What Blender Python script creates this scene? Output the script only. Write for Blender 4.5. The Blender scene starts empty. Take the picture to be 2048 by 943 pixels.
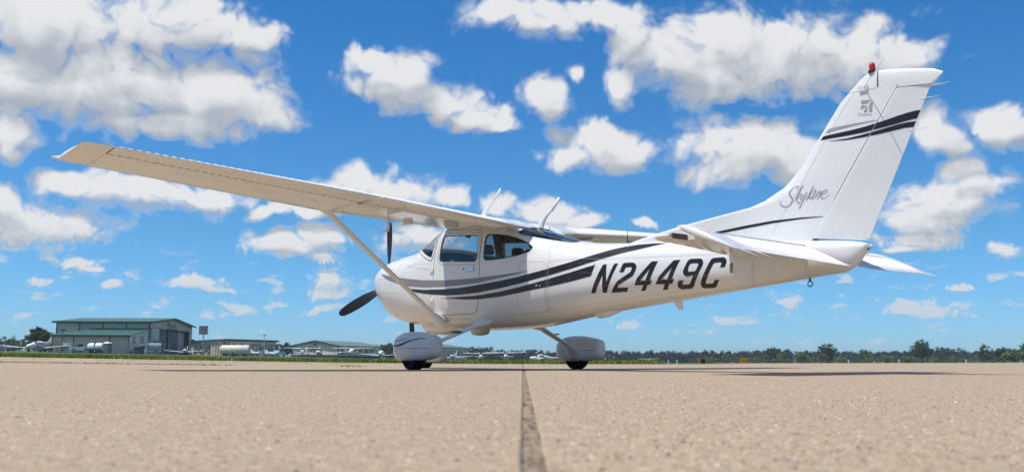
import bpy, bmesh, math, random
import numpy as np
from mathutils import Vector, Matrix, noise as mnoise

# ------------------------------------------------------------------ camera, sky, sun, exposure
SC = bpy.context.scene
COL = SC.collection
IN = 0.0254
CAM_F = 1850.0 / 2048.0 * 36.0
CAM_YAW, CAM_PITCH, CAM_ROLL = -0.858693, 0.1333117, 0.0030382
CAM_POS = Vector((436.525 * IN, -315.788 * IN, 4.80 * IN))

def cam_axes():
    r = Vector((math.cos(CAM_YAW), -math.sin(CAM_YAW), 0)); f0 = Vector((math.sin(CAM_YAW), math.cos(CAM_YAW), 0)); z = Vector((0, 0, 1))
    f = f0 * math.cos(CAM_PITCH) + z * math.sin(CAM_PITCH); u = z * math.cos(CAM_PITCH) - f0 * math.sin(CAM_PITCH)
    return (r * math.cos(CAM_ROLL) + u * math.sin(CAM_ROLL), u * math.cos(CAM_ROLL) - r * math.sin(CAM_ROLL), f)
_r, _u, _f = cam_axes()
cd = bpy.data.cameras.new('camera'); cam = bpy.data.objects.new('camera', cd); COL.objects.link(cam)
cam.matrix_world = Matrix(((_r.x, _u.x, -_f.x, CAM_POS.x), (_r.y, _u.y, -_f.y, CAM_POS.y), (_r.z, _u.z, -_f.z, CAM_POS.z), (0, 0, 0, 1)))
cd.sensor_width = 36.0; cd.lens = CAM_F; cd.clip_start = 0.02; cd.clip_end = 20000
cd.dof.use_dof = True; cd.dof.focus_distance = 11.5; cd.dof.aperture_fstop = 5.6
SC.camera = cam

SUN_DIR = Vector((-0.16, -0.37, 1.0)).normalized()      # towards the sun
SUN_EL = math.asin(SUN_DIR.z); SUN_AZ = math.atan2(SUN_DIR.x, SUN_DIR.y)
sd = bpy.data.lights.new('sun', 'SUN'); sd.energy = 4.6; sd.angle = math.radians(0.53); sd.color = (1.0, 0.94, 0.85)
sun = bpy.data.objects.new('sun', sd); COL.objects.link(sun)
sun.rotation_euler = (-SUN_DIR).to_track_quat('-Z', 'Y').to_euler(); sun.location = (0, 0, 60)
SC.view_settings.view_transform = 'Standard'; SC.view_settings.look = 'None'; SC.view_settings.gamma = 1.0
SC.view_settings.exposure = 0.0; SC.view_settings.use_curve_mapping = False
SC.cycles.use_denoising = True
SC.cycles.use_adaptive_sampling = True; SC.cycles.adaptive_threshold = 0.02; SC.cycles.adaptive_min_samples = 12
SC.cycles.max_bounces = 7; SC.cycles.diffuse_bounces = 3; SC.cycles.glossy_bounces = 3; SC.cycles.transparent_max_bounces = 12
SC.cycles.caustics_reflective = False; SC.cycles.caustics_refractive = False

class NT:
    """small helper to write node trees"""
    def __init__(s, tree): s.t = tree
    def n(s, kind, **kw):
        nd = s.t.nodes.new(kind)
        for k, v in kw.items(): setattr(nd, k, v)
        return nd
    def put(s, sock, v):
        if hasattr(v, 'is_linked') or isinstance(v, bpy.types.NodeSocket): s.t.links.new(v, sock)
        else: sock.default_value = v
    def m(s, op, a, b=None, c=None, clamp=False):
        nd = s.n('ShaderNodeMath', operation=op, use_clamp=clamp); s.put(nd.inputs[0], a)
        if b is not None: s.put(nd.inputs[1], b)
        if c is not None: s.put(nd.inputs[2], c)
        return nd.outputs[0]
    def v(s, op, a, b=None, c=None):
        nd = s.n('ShaderNodeVectorMath', operation=op); s.put(nd.inputs[0], a)
        if b is not None: s.put(nd.inputs[1], b)
        if c is not None: s.put(nd.inputs[2], c)
        return nd.outputs['Value'] if op in ('LENGTH', 'DOT_PRODUCT', 'DISTANCE') else nd.outputs[0]
    def mix(s, f, a, b, kind='RGBA', blend='MIX'):
        nd = s.n('ShaderNodeMix', data_type=kind); 
        if kind == 'RGBA': nd.blend_type = blend
        i = {'RGBA': (6, 7, 2), 'FLOAT': (2, 3, 0)}[kind]
        s.put(nd.inputs[0], f); s.put(nd.inputs[i[0]], a); s.put(nd.inputs[i[1]], b)
        return nd.outputs[i[2]]
    def noise(s, vec, scale, detail=4, rough=0.5, dist=0.0, out=0, lac=2.0):
        nd = s.n('ShaderNodeTexNoise'); s.put(nd.inputs['Vector'], vec); nd.inputs['Scale'].default_value = scale
        nd.inputs['Detail'].default_value = detail; nd.inputs['Roughness'].default_value = rough
        nd.inputs['Distortion'].default_value = dist; nd.inputs['Lacunarity'].default_value = lac
        return nd.outputs[out]
    def ramp(s, f, stops):
        nd = s.n('ShaderNodeValToRGB'); s.put(nd.inputs[0], f); e = nd.color_ramp.elements
        while len(e) < len(stops): e.new(0.5)
        for el, (p, c) in zip(e, stops):
            el.position = p; el.color = tuple(c) + (1,) if len(c) == 3 else c
        return nd.outputs[0]
    def smooth(s, f, a, b, c=0.0, d=1.0):
        nd = s.n('ShaderNodeMapRange', interpolation_type='SMOOTHSTEP'); s.put(nd.inputs[0], f)
        for i, q in enumerate((a, b, c, d)): nd.inputs[1 + i].default_value = q
        return nd.outputs[0]
W = bpy.data.worlds.new('World'); SC.world = W; W.use_nodes = True
wt = W.node_tree; wt.nodes.clear(); w_ = NT(wt)
sky = w_.n('ShaderNodeTexSky', sky_type='NISHITA', sun_disc=False)
sky.sun_elevation = SUN_EL; sky.sun_rotation = SUN_AZ; sky.altitude = 300; sky.air_density = 1.0; sky.dust_density = 0.25; sky.ozone_density = 4.0
# fair-weather cumulus: azimuth, elevation and half sizes (radians) of the lumps in front; more of the same kind all round
CLOUDS=[(-0.4713,0.3245,0.0933,0.0437),(-0.3732,0.3408,0.096,0.0358),(-0.3127,0.3355,0.0491,0.027),(-0.4177,0.2794,0.1223,0.0479),(-0.4941,0.2693,0.0671,0.0348),(-0.3248,0.2693,0.0768,0.0375),(-0.2732,0.2556,0.0443,0.0194),(-0.3628,0.2381,0.1003,0.018),(-0.5101,0.22,0.0235,0.028),(-0.5106,0.1963,0.0191,0.0141),(-0.4392,0.1767,0.0413,0.0176),(-0.3877,0.1658,0.0725,0.02),(-0.3299,0.167,0.055,0.0174),(-0.4849,0.1318,0.0663,0.0287),(-0.4452,0.1272,0.0362,0.0176),(-0.5032,0.1495,0.0299,0.0142),(-0.1473,0.32,0.0385,0.0165),(-0.1086,0.3138,0.0277,0.0207),(-0.1303,0.2974,0.0607,0.0156),(-0.0804,0.2806,0.0444,0.0236),(-0.0415,0.2654,0.0444,0.0201),(-0.0137,0.2577,0.0222,0.0133),(0.0307,0.2869,0.0278,0.0158),(0.0446,0.2736,0.0139,0.0132),(-0.0199,0.3675,0.0394,0.0178),(0.0364,0.3623,0.0616,0.0255),(0.0869,0.3691,0.0501,0.0203),(0.0697,0.3049,0.0139,0.0105),(0.1312,0.3498,0.033,0.0305),(0.1691,0.3224,0.0432,0.0307),(0.2234,0.3346,0.0631,0.0401),(0.2491,0.3049,0.072,0.0344),(0.3114,0.31,0.079,0.042),(0.371,0.3016,0.0662,0.0389),(0.4189,0.301,0.0277,0.0191),(0.1304,0.2981,0.0273,0.0208),(0.0858,0.2401,0.041,0.0265),(0.1103,0.2274,0.0569,0.0255),(0.0582,0.2213,0.0329,0.0139),(0.0914,0.2491,0.0219,0.0159),(0.2363,0.2282,0.0465,0.0249),(0.2722,0.2185,0.0554,0.0319),(0.2458,0.199,0.0561,0.0209),(0.3072,0.201,0.0347,0.0256),(0.4524,0.1611,0.0519,0.0267),(0.4289,0.1431,0.0486,0.027),(0.414,0.1192,0.0404,0.0129),(0.4706,0.1694,0.0301,0.0192),(0.4467,0.2201,0.0267,0.0217),(0.4585,0.1899,0.0219,0.0135),(0.4961,0.2316,0.0296,0.0169),(0.5127,0.2226,0.0167,0.014),(0.4925,0.103,0.0168,0.0076),(-0.1763,0.1847,0.0321,0.0212),(-0.1386,0.1779,0.0487,0.0267),(-0.2073,0.1571,0.053,0.0116),(-0.2487,0.1529,0.0259,0.0084),(-0.1053,0.1277,0.0433,0.0193),(-0.0132,0.1665,0.0274,0.0108),(0.036,0.1584,0.0409,0.0173),(0.0687,0.1502,0.0217,0.0119),(-0.068,0.174,0.0219,0.0108),(-0.2475,0.1189,0.0309,0.0136),(-0.2011,0.1255,0.0289,0.0106),(-0.2056,0.1016,0.0235,0.0069),(-0.2267,0.1142,0.047,0.0084),(-0.1998,0.0832,0.0251,0.0095),(-0.1942,0.0701,0.0251,0.0085),(-0.199,0.0542,0.0234,0.0053),(-0.3235,0.0812,0.0305,0.0092),(-0.3061,0.0745,0.0173,0.0051),(-0.4389,0.0957,0.0216,0.0068),(-0.425,0.089,0.0136,0.0044),(-0.4704,0.0734,0.0139,0.0048),(-0.4096,0.0738,0.011,0.0044),(-0.288,0.0574,0.015,0.0052),(-0.296,0.0464,0.0169,0.0041),(-0.2583,0.0652,0.0091,0.0042),(-0.2181,0.0544,0.0072,0.0037),(0.1443,0.1492,0.0213,0.0075),(0.297,0.06,0.0138,0.0057),(0.2189,0.0484,0.0174,0.0052),(0.2766,0.0458,0.0129,0.0031),(0.4239,0.0473,0.0266,0.0073),(0.3965,0.0443,0.0182,0.0049),(0.3951,0.1101,0.0184,0.005),(0.456,0.0685,0.0152,0.0044),(0.468,0.0503,0.0107,0.0038),(0.1267,0.0383,0.0127,0.0043),(0.4804,0.0419,0.0101,0.0033),(0.3445,0.0334,0.0095,0.0025),(-0.1725,0.0413,0.0157,0.0042),(-0.4005,0.0577,0.0092,0.003),(-0.4665,0.0462,0.0217,0.0038),(-0.4939,0.0739,0.0169,0.0038),(-0.3583,0.0538,0.0076,0.003),(-0.3716,0.0385,0.0284,0.004),(-0.2646,0.0325,0.0151,0.0031),(0.2404,0.016,0.0176,0.0021),(0.3201,0.025,0.024,0.003),(0.1686,0.0255,0.0156,0.0026),(0.0519,0.0159,0.0134,0.0027)]

wd = w_.n('ShaderNodeTexCoord').outputs['Generated']
az_ = w_.m('ARCTAN2', w_.v('DOT_PRODUCT', wd, (math.cos(CAM_YAW), -math.sin(CAM_YAW), 0)), w_.v('DOT_PRODUCT', wd, (math.sin(CAM_YAW), math.cos(CAM_YAW), 0)))
sx = w_.n('ShaderNodeSeparateXYZ'); wt.links.new(wd, sx.inputs[0])
el_ = w_.m('ARCSINE', sx.outputs[2])
cx = w_.n('ShaderNodeCombineXYZ'); wt.links.new(az_, cx.inputs[0]); wt.links.new(el_, cx.inputs[1]); AE = cx.outputs[0]
grade = w_.ramp(w_.m('MULTIPLY', el_, 2.6), [(0.0, (0.60, 1.02, 1.62)), (0.35, (0.50, 1.02, 1.38)), (0.95, (0.33, 1.0, 1.46))])
skyc = w_.mix(1.0, sky.outputs[0], grade, blend='MULTIPLY')       # the photograph's deep, saturated blue
ko = w_.smooth(el_, 0.05, 0.22, 0.30, 1.0); okc = w_.n('ShaderNodeCombineXYZ'); wt.links.new(ko, okc.inputs[0]); wt.links.new(ko, okc.inputs[1]); OFFK = okc.outputs[0]
def cloud_field(off, lumps):
    p = AE if not off[1] else w_.v('MULTIPLY_ADD', OFFK, (off[0], off[1], 0), AE)
    # edges wander with a slow warp
    warp = w_.noise(p, 11.0, 2, 0.5, out=1); p2 = w_.v('MULTIPLY_ADD', w_.v('SUBTRACT', warp, (0.5, 0.5, 0.5)), (0.07, 0.045, 0), p)
    acc = None
    for a, e, ra, re in lumps:
        d = w_.v('LENGTH', w_.v('MULTIPLY_ADD', p2, (1.02 / ra, 1.02 / re, 0), (-1.02 * a / ra, -1.02 * e / re, 0)))
        acc = d if acc is None else w_.m('SMOOTH_MIN', acc, d, 0.25)
    near = w_.m('SUBTRACT', 1.0, acc)
    d3 = w_.v('ADD', wd, (0, 0, off[1]))
    far = w_.m('MULTIPLY_ADD', w_.noise(w_.v('MULTIPLY', d3, (1, 1, 1.9)), 3.4, 3, 0.5), 5.0, -2.85)     # the rest of the sky
    away = w_.smooth(w_.m('ABSOLUTE', az_), 0.56, 0.72); away2 = w_.smooth(el_, 0.42, 0.55)
    fld = w_.mix(w_.m('MAXIMUM', away, away2), near, far, 'FLOAT')
    # billowing edges: sums of |noise| give rounded lumps with creases between them
    def bil(sc):
        nd = w_.n('ShaderNodeTexNoise', normalize=False); w_.put(nd.inputs['Vector'], p2); nd.inputs['Scale'].default_value = sc; nd.inputs['Detail'].default_value = 0.0
        return w_.m('ABSOLUTE', nd.outputs[0])
    lowk = w_.smooth(el_, 0.05, 0.19)
    b1_ = w_.m('MULTIPLY', bil(13.0), lowk); b2_ = bil(31.0); b3_ = bil(70.0)
    nz = w_.m('ADD', w_.m('MULTIPLY', b1_, 0.75), w_.m('ADD', w_.m('MULTIPLY', b2_, 0.60), w_.m('MULTIPLY', b3_, 0.24)))
    fr = w_.noise(p, 60.0, 7, 0.62); nz = w_.m('ADD', nz, w_.m('MULTIPLY', w_.m('SUBTRACT', fr, 0.5), 0.45))
    nz = w_.m('ADD', nz, w_.m('MULTIPLY', bil(125.0), w_.m('SUBTRACT', 0.62, w_.m('MULTIPLY', lowk, 0.5))))
    fld2 = w_.m('MINIMUM', w_.m('MULTIPLY', fld, 1.5), 0.9)
    return w_.m('MULTIPLY_ADD', w_.m('SUBTRACT', nz, 0.345), 1.9, w_.m('MAXIMUM', fld2, -1.6)), fld2, nz
(f0, b0, n0) = cloud_field((0, 0), [c for c in CLOUDS if c[3] > 0.0042]); (f1, b1, n1) = cloud_field((-0.012, 0.030), [c for c in CLOUDS if c[3] > 0.006])
alpha = w_.m('POWER', w_.smooth(f0, -0.50, 0.60), 1.45)
soft = w_.noise(AE, 15.0, 4, 0.5)
lit = w_.m('ADD', w_.m('MULTIPLY', w_.m('SUBTRACT', b0, b1), 0.85), w_.m('MULTIPLY', w_.m('SUBTRACT', n0, n1), 0.55))
lit = w_.smooth(w_.m('ADD', lit, w_.m('MULTIPLY', w_.m('SUBTRACT', soft, 0.5), 1.0)), -0.48, 0.72)
lit = w_.m('MAXIMUM', lit, w_.smooth(f0, 0.25, -0.2, 0.0, 0.85))          # thin edges glow white
ccol = w_.mix(lit, (4.7, 5.2, 5.9, 1), (9.1, 9.15, 9.25, 1))
# small distant puffs low down, paling into the air
cl = w_.n('ShaderNodeCombineXYZ'); wt.links.new(az_, cl.inputs[0]); wt.links.new(w_.m('MULTIPLY', el_, 2.3), cl.inputs[1])
low = w_.smooth(w_.noise(cl.outputs[0], 34.0, 6, 0.58, 0.2), 0.56, 0.70)
low = w_.m('MULTIPLY', low, w_.m('MULTIPLY', w_.smooth(el_, 0.004, 0.03), w_.smooth(el_, 0.14, 0.07)))
ccol = w_.mix(w_.smooth(el_, 0.02, 0.16), (7.0, 7.5, 8.0, 1), ccol)
alpha = w_.m('MULTIPLY', alpha, w_.smooth(el_, 0.0, 0.10, 0.6, 0.97))
alpha = w_.m('MAXIMUM', alpha, w_.m('MULTIPLY', low, 0.72))
wcol = w_.mix(alpha, skyc, ccol)
bg = w_.n('ShaderNodeBackground'); bg.inputs[1].default_value = 0.09; wt.links.new(wcol, bg.inputs[0])
wo = w_.n('ShaderNodeOutputWorld'); wt.links.new(bg.outputs[0], wo.inputs[0])
W.cycles.sampling_method = 'MANUAL'; W.cycles.sample_map_resolution = 512


# ------------------------------------------------------------------ helpers
def mesh(name, verts, faces, mat=None, parent=None, smooth=False, scale=1.0, loc=None, merge=None, angle=None):
    me = bpy.data.meshes.new(name)
    me.from_pydata([(v[0] * scale, v[1] * scale, v[2] * scale) for v in verts], [], faces)
    if merge is not None:
        bm = bmesh.new(); bm.from_mesh(me); bmesh.ops.remove_doubles(bm, verts=bm.verts, dist=merge)
        bmesh.ops.recalc_face_normals(bm, faces=bm.faces); bm.to_mesh(me); bm.free()
    me.validate(); me.update()
    if smooth:
        me.polygons.foreach_set('use_smooth', [True] * len(me.polygons))
        if angle: me.set_sharp_from_angle(angle=math.radians(angle))
    o = bpy.data.objects.new(name, me); COL.objects.link(o)
    if mat:
        for m_ in (mat if isinstance(mat, (list, tuple)) else [mat]): me.materials.append(m_)
    if parent: o.parent = parent
    if loc is not None: o.location = loc
    return o
def empty(name, loc=(0, 0, 0), rz=0.0):
    o = bpy.data.objects.new(name, None); COL.objects.link(o); o.location = loc; o.rotation_euler = (0, 0, rz); o.empty_display_size = 0.3
    return o
def tag(o, label, cat, group=None):
    o['label'] = label; o['category'] = cat
    if group: o['group'] = group
    return o
def struct(o): o['kind'] = 'structure'; return o
def stuff(o): o['kind'] = 'stuff'; return o
def copy_tree(o, parent=None):
    c = o.copy(); COL.objects.link(c); c.parent = parent
    for ch in list(o.children): copy_tree(ch, c)
    return c

class MB:
    """collects shapes into one mesh"""
    def __init__(s): s.v = []; s.f = []; s.mi = []
    def add(s, v, f, mi=0):
        n = len(s.v); s.v += [tuple(p) for p in v]; s.f += [tuple(i + n for i in q) for q in f]; s.mi += [mi] * len(f); return s
    def box(s, x0, x1, y0, y1, z0, z1, mi=0):
        v = [(x, y, z) for z in (z0, z1) for y in (y0, y1) for x in (x0, x1)]
        return s.add(v, [(0, 2, 3, 1), (4, 5, 7, 6), (0, 1, 5, 4), (2, 6, 7, 3), (0, 4, 6, 2), (1, 3, 7, 5)], mi)
    def bar(s, a, b, w, h=None, mi=0, up=(0, 0, 1)):
        a, b = Vector(a), Vector(b); d = (b - a).normalized(); h = h or w
        u = Vector(up); 
        if abs(d.dot(u)) > 0.98: u = Vector((1, 0, 0))
        r = d.cross(u).normalized(); u = r.cross(d)
        v = [p + r * sx * w / 2 + u * sz * h / 2 for p in (a, b) for sx, sz in ((-1, -1), (1, -1), (1, 1), (-1, 1))]
        return s.add(v, [(3, 2, 1, 0), (4, 5, 6, 7), (0, 1, 5, 4), (1, 2, 6, 5), (2, 3, 7, 6), (3, 0, 4, 7)], mi)
    def loft(s, rings, close=True, caps=True, mi=0):
        n = len(rings[0]); v = [p for r in rings for p in r]; f = []
        for i in range(len(rings) - 1):
            for j in range(n if close else n - 1):
                k = (j + 1) % n; f.append((i * n + j, i * n + k, (i + 1) * n + k, (i + 1) * n + j))
        if caps and close: f += [tuple(range(n))[::-1], tuple(range((len(rings) - 1) * n, len(rings) * n))]
        return s.add(v, f, mi)
    def tube(s, pts, rad, n=10, caps=True, mi=0):
        pts = [Vector(p) for p in pts]; rings = []
        rad = rad if isinstance(rad, (list, tuple)) else [rad] * len(pts)
        u = None
        for i, p in enumerate(pts):
            d = (pts[min(i + 1, len(pts) - 1)] - pts[max(i - 1, 0)]).normalized()
            if u is None: u = d.orthogonal().normalized()
            u = (u - d * u.dot(d)).normalized(); w = d.cross(u)
            rings.append([p + (u * math.cos(2 * math.pi * k / n) + w * math.sin(2 * math.pi * k / n)) * rad[i] for k in range(n)])
        return s.loft(rings, True, caps, mi)
    def cyl(s, c, axis, r, h, n=16, mi=0, r2=None):
        c = Vector(c); a = Vector(axis).normalized()
        return s.tube([c - a * h / 2, c + a * h / 2], [r, r if r2 is None else r2], n, True, mi)
    def obj(s, name, mat, parent=None, smooth=False, scale=1.0, loc=None, angle=None, merge=None):
        o = mesh(name, s.v, s.f, mat, parent, smooth, scale, loc, merge, angle)
        if any(s.mi) and merge is None: o.data.polygons.foreach_set('material_index', s.mi)
        return o

def mat_basic(name, col, rough=0.5, metal=0.0, spec=0.5, var=0.0, vscale=3.0, coat=0.0, bump=0.0, bscale=40.0, emit=None):
    m = bpy.data.materials.new(name); m.use_nodes = True; t = NT(m.node_tree); b = m.node_tree.nodes['Principled BSDF']
    b.inputs['Roughness'].default_value = rough; b.inputs['Metallic'].default_value = metal
    b.inputs['Specular IOR Level'].default_value = spec; b.inputs['Coat Weight'].default_value = coat; b.inputs['Coat Roughness'].default_value = 0.06
    c = tuple(col) + (1,)
    if var:
        tc = t.n('ShaderNodeTexCoord').outputs['Object']
        f = t.noise(tc, vscale, 5, 0.6)
        lo = tuple(max(0, x * (1 - var)) for x in col) + (1,); hi = tuple(min(1, x * (1 + var)) for x in col) + (1,)
        t.put(b.inputs['Base Color'], t.mix(t.smooth(f, 0.3, 0.7), lo, hi))
    else: b.inputs['Base Color'].default_value = c
    if bump:
        tc = t.n('ShaderNodeTexCoord').outputs['Object']
        bn = t.n('ShaderNodeBump'); bn.inputs['Strength'].default_value = bump; bn.inputs['Distance'].default_value = 0.01
        t.put(bn.inputs['Height'], t.noise(tc, bscale, 4, 0.6)); t.put(b.inputs['Normal'], bn.outputs[0])
    if emit: b.inputs['Emission Color'].default_value = tuple(emit[:3]) + (1,); b.inputs['Emission Strength'].default_value = emit[3]
    return m
def mat_glass(name, tint, gloss=1.0):
    m = bpy.data.materials.new(name); m.use_nodes = True; nt = m.node_tree; nt.nodes.clear(); t = NT(nt)
    tr = t.n('ShaderNodeBsdfTransparent'); tr.inputs[0].default_value = tuple(tint) + (1,)
    gl = t.n('ShaderNodeBsdfGlossy'); gl.inputs['Roughness'].default_value = 0.015; gl.inputs[0].default_value = (gloss, gloss, gloss, 1)
    g_ = t.n('ShaderNodeNewGeometry'); cs_ = t.m('ABSOLUTE', t.v('DOT_PRODUCT', g_.outputs['Normal'], g_.outputs['Incoming']))     # same from both sides of a thin pane
    fr = t.m('MULTIPLY_ADD', t.m('POWER', t.m('SUBTRACT', 1.0, cs_), 5.0), 0.93, 0.07)
    mx = t.n('ShaderNodeMixShader'); t.put(mx.inputs[0], fr); nt.links.new(tr.outputs[0], mx.inputs[1]); nt.links.new(gl.outputs[0], mx.inputs[2])
    o = t.n('ShaderNodeOutputMaterial'); nt.links.new(mx.outputs[0], o.inputs[0])
    return m

# ------------------------------------------------------------------ the airfield: a frame with d metres ahead of the camera along its heading, l metres to the right
RH = Vector((math.cos(CAM_YAW), -math.sin(CAM_YAW), 0)); FH = Vector((math.sin(CAM_YAW), math.cos(CAM_YAW), 0))
def sstep(x, a, b): t = min(1, max(0, (x - a) / (b - a))); return t * t * (3 - 2 * t)
def terr(l, d):
    """gentle drainage slopes: the ground rises to both sides and falls away beyond the apron on the right"""
    l2 = max(-420, min(420, l)); s = 0.017 if l < 0 else 0.0056
    h = s * (math.sqrt(l2 * l2 + 64) - 8)
    r = l / max(d, 5.0); w = sstep(r, -0.12, 0.10)
    return h - 0.0037 * min(900, max(0, d - 42)) * w
def G(l, d, dz=0.0):
    p = CAM_POS + RH * l + FH * d; return Vector((p.x, p.y, terr(l, d) + dz))
def rdir(a):
    """heading: angle from the view direction, clockwise seen from above -> rotation about z for things built along +x"""
    v = FH * math.cos(a) + RH * math.sin(a); return math.atan2(v.y, v.x)
RNG = random.Random(7)

def concrete_material():
    m = bpy.data.materials.new('speckled_concrete'); m.use_nodes = True; t = NT(m.node_tree); b = m.node_tree.nodes['Principled BSDF']
    tc = t.n('ShaderNodeTexCoord').outputs['Object']
    big = t.noise(tc, 0.35, 4, 0.6); mid = t.noise(tc, 5.0, 6, 0.7); fine = t.noise(tc, 210.0, 3, 0.7); grit = t.noise(tc, 62.0, 5, 0.7); coarse = t.noise(tc, 19.0, 6, 0.72)
    vo = t.n('ShaderNodeTexVoronoi'); t.put(vo.inputs['Vector'], tc); vo.inputs['Scale'].default_value = 95.0
    stone = t.ramp(vo.outputs['Color'], [(0.0, (0.109, 0.074, 0.047)), (0.28, (0.328, 0.242, 0.158)), (0.55, (0.455, 0.346, 0.229)), (0.72, (0.546, 0.415, 0.276)), (0.95, (0.728, 0.605, 0.435))])
    c = t.mix(t.smooth(grit, 0.40, 0.60), (0.218, 0.162, 0.107, 1), (0.619, 0.480, 0.324, 1))
    c = t.mix(0.5, c, stone)
    v2 = t.n('ShaderNodeTexVoronoi'); t.put(v2.inputs['Vector'], tc); v2.inputs['Scale'].default_value = 42.0
    peb = t.ramp(v2.outputs['Color'], [(0.0, (0.146, 0.104, 0.067)), (0.2, (0.346, 0.260, 0.170)), (0.6, (0.428, 0.333, 0.221)), (0.85, (0.528, 0.415, 0.284)), (1.0, (0.710, 0.588, 0.427))]); c = t.mix(t.smooth(v2.outputs['Distance'], 0.62, 0.30, 0.0, 0.55), c, peb)
    c = t.mix(t.smooth(fine, 0.42, 0.70, 0.0, 0.4), c, (0.255, 0.190, 0.130, 1))
    c = t.mix(t.smooth(coarse, 0.42, 0.64, 0.10, 0.0), c, (0.273, 0.203, 0.134, 1))
    vd = t.n('ShaderNodeTexVoronoi'); t.put(vd.inputs['Vector'], tc); vd.inputs['Scale'].default_value = 14.0
    c = t.mix(t.m('MULTIPLY', t.smooth(vd.outputs['Distance'], 0.14, 0.05), 0.6), c, (0.109, 0.078, 0.055, 1))      # dark pebbles and pits
    c = t.mix(t.smooth(mid, 0.36, 0.68, 0.0, 0.14), c, (0.382, 0.294, 0.198, 1))
    c = t.mix(t.smooth(big, 0.35, 0.7, 0.0, 0.18), c, (0.328, 0.251, 0.174, 1))
    oi = t.n('ShaderNodeObjectInfo'); c = t.mix(t.m('MULTIPLY', oi.outputs['Random'], 0.16), c, (0.300, 0.242, 0.178, 1))      # slabs weather differently
    t.put(b.inputs['Base Color'], c)
    b.inputs['Specular IOR Level'].default_value = 0.35; t.put(b.inputs['Roughness'], t.smooth(grit, 0.3, 0.7, 0.55, 0.95))
    h = t.m('ADD', t.m('MULTIPLY', grit, 1.0), t.m('ADD', t.m('MULTIPLY', fine, 0.35), t.m('MULTIPLY', vo.outputs['Distance'], 0.5)))
    bn = t.n('ShaderNodeBump'); bn.inputs['Strength'].default_value = 0.5; bn.inputs['Distance'].default_value = 0.005; t.put(bn.inputs['Height'], h); t.put(b.inputs['Normal'], bn.outputs[0])
    return m
M_CONC = concrete_material()
def sealant_material():
    m = bpy.data.materials.new('weathered_joint_sealant'); m.use_nodes = True; t = NT(m.node_tree); b = m.node_tree.nodes['Principled BSDF']
    g = t.n('ShaderNodeTexCoord').outputs['Object']; cb = t.n('ShaderNodeCombineXYZ'); t.put(cb.inputs[0], t.v('DOT_PRODUCT', g, tuple(RH))); t.put(cb.inputs[1], t.m('MULTIPLY', t.v('DOT_PRODUCT', g, tuple(FH)), 0.13)); tc = cb.outputs[0]; n1 = t.noise(tc, 45.0, 6, 0.65); n2 = t.noise(g, 90.0, 4, 0.6)
    c = t.mix(t.smooth(n1, 0.36, 0.58), (0.085, 0.062, 0.044, 1), (0.36, 0.275, 0.18, 1)); c = t.mix(t.smooth(n2, 0.35, 0.7, 0, .5), c, (0.15, 0.12, 0.095, 1))
    t.put(b.inputs['Base Color'], c); b.inputs['Roughness'].default_value = 0.85
    bn = t.n('ShaderNodeBump'); bn.inputs['Strength'].default_value = 0.8; bn.inputs['Distance'].default_value = 0.01; t.put(bn.inputs['Height'], n2); t.put(b.inputs['Normal'], bn.outputs[0])
    return m
def grass_material(name, a, b_, sc=0.5):
    m = bpy.data.materials.new(name); m.use_nodes = True; t = NT(m.node_tree); b = m.node_tree.nodes['Principled BSDF']
    g = t.n('ShaderNodeNewGeometry'); n = t.noise(g.outputs['Position'], sc, 5, 0.65); n2 = t.noise(g.outputs['Position'], sc * 9, 3, 0.6)
    c = t.mix(t.smooth(n, 0.35, 0.68), tuple(a) + (1,), tuple(b_) + (1,)); c = t.mix(t.smooth(n2, 0.3, 0.75, 0, .5), c, tuple(x * 0.55 for x in a) + (1,))
    t.put(b.inputs['Base Color'], c); b.inputs['Roughness'].default_value = 0.8; b.inputs['Specular IOR Level'].default_value = 0.2
    return m
M_TURF = grass_material('mown_turf', (0.075, 0.115, 0.028), (0.13, 0.16, 0.045), 0.12)
M_BLADE = grass_material('long_grass_blades', (0.20, 0.265, 0.04), (0.36, 0.37, 0.09), 0.35)
# --- ground sheet to the horizon
ls = [-3000, -1800, -1000, -600, -420, -300, -220, -160, -120, -90, -70, -55, -44, -35, -28, -22, -17, -12, -8, -5, -2, 0, 2, 5, 8, 12, 17, 22, 28, 35, 44, 55, 70, 90, 120, 160, 220, 300, 420, 600, 1000, 1800, 3000]
ds = [-600, -200, -80, -30, -10, 0, 5, 10, 15, 20, 25, 30, 36, 42, 50, 60, 75, 95, 120, 150, 190, 240, 300, 380, 480, 600, 760, 950, 1300, 2000, 3000]
V = []; F_ = []
for d in ds:
    for l in ls:
        p = G(l, d, -0.10 if (d < 42) else -0.05); V.append(p)
n = len(ls)
for i in range(len(ds) - 1):
    for j in range(n - 1): F_.append((i * n + j, i * n + j + 1, (i + 1) * n + j + 1, (i + 1) * n + j))
struct(mesh('ground', V, F_, M_TURF, None, True))
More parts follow.
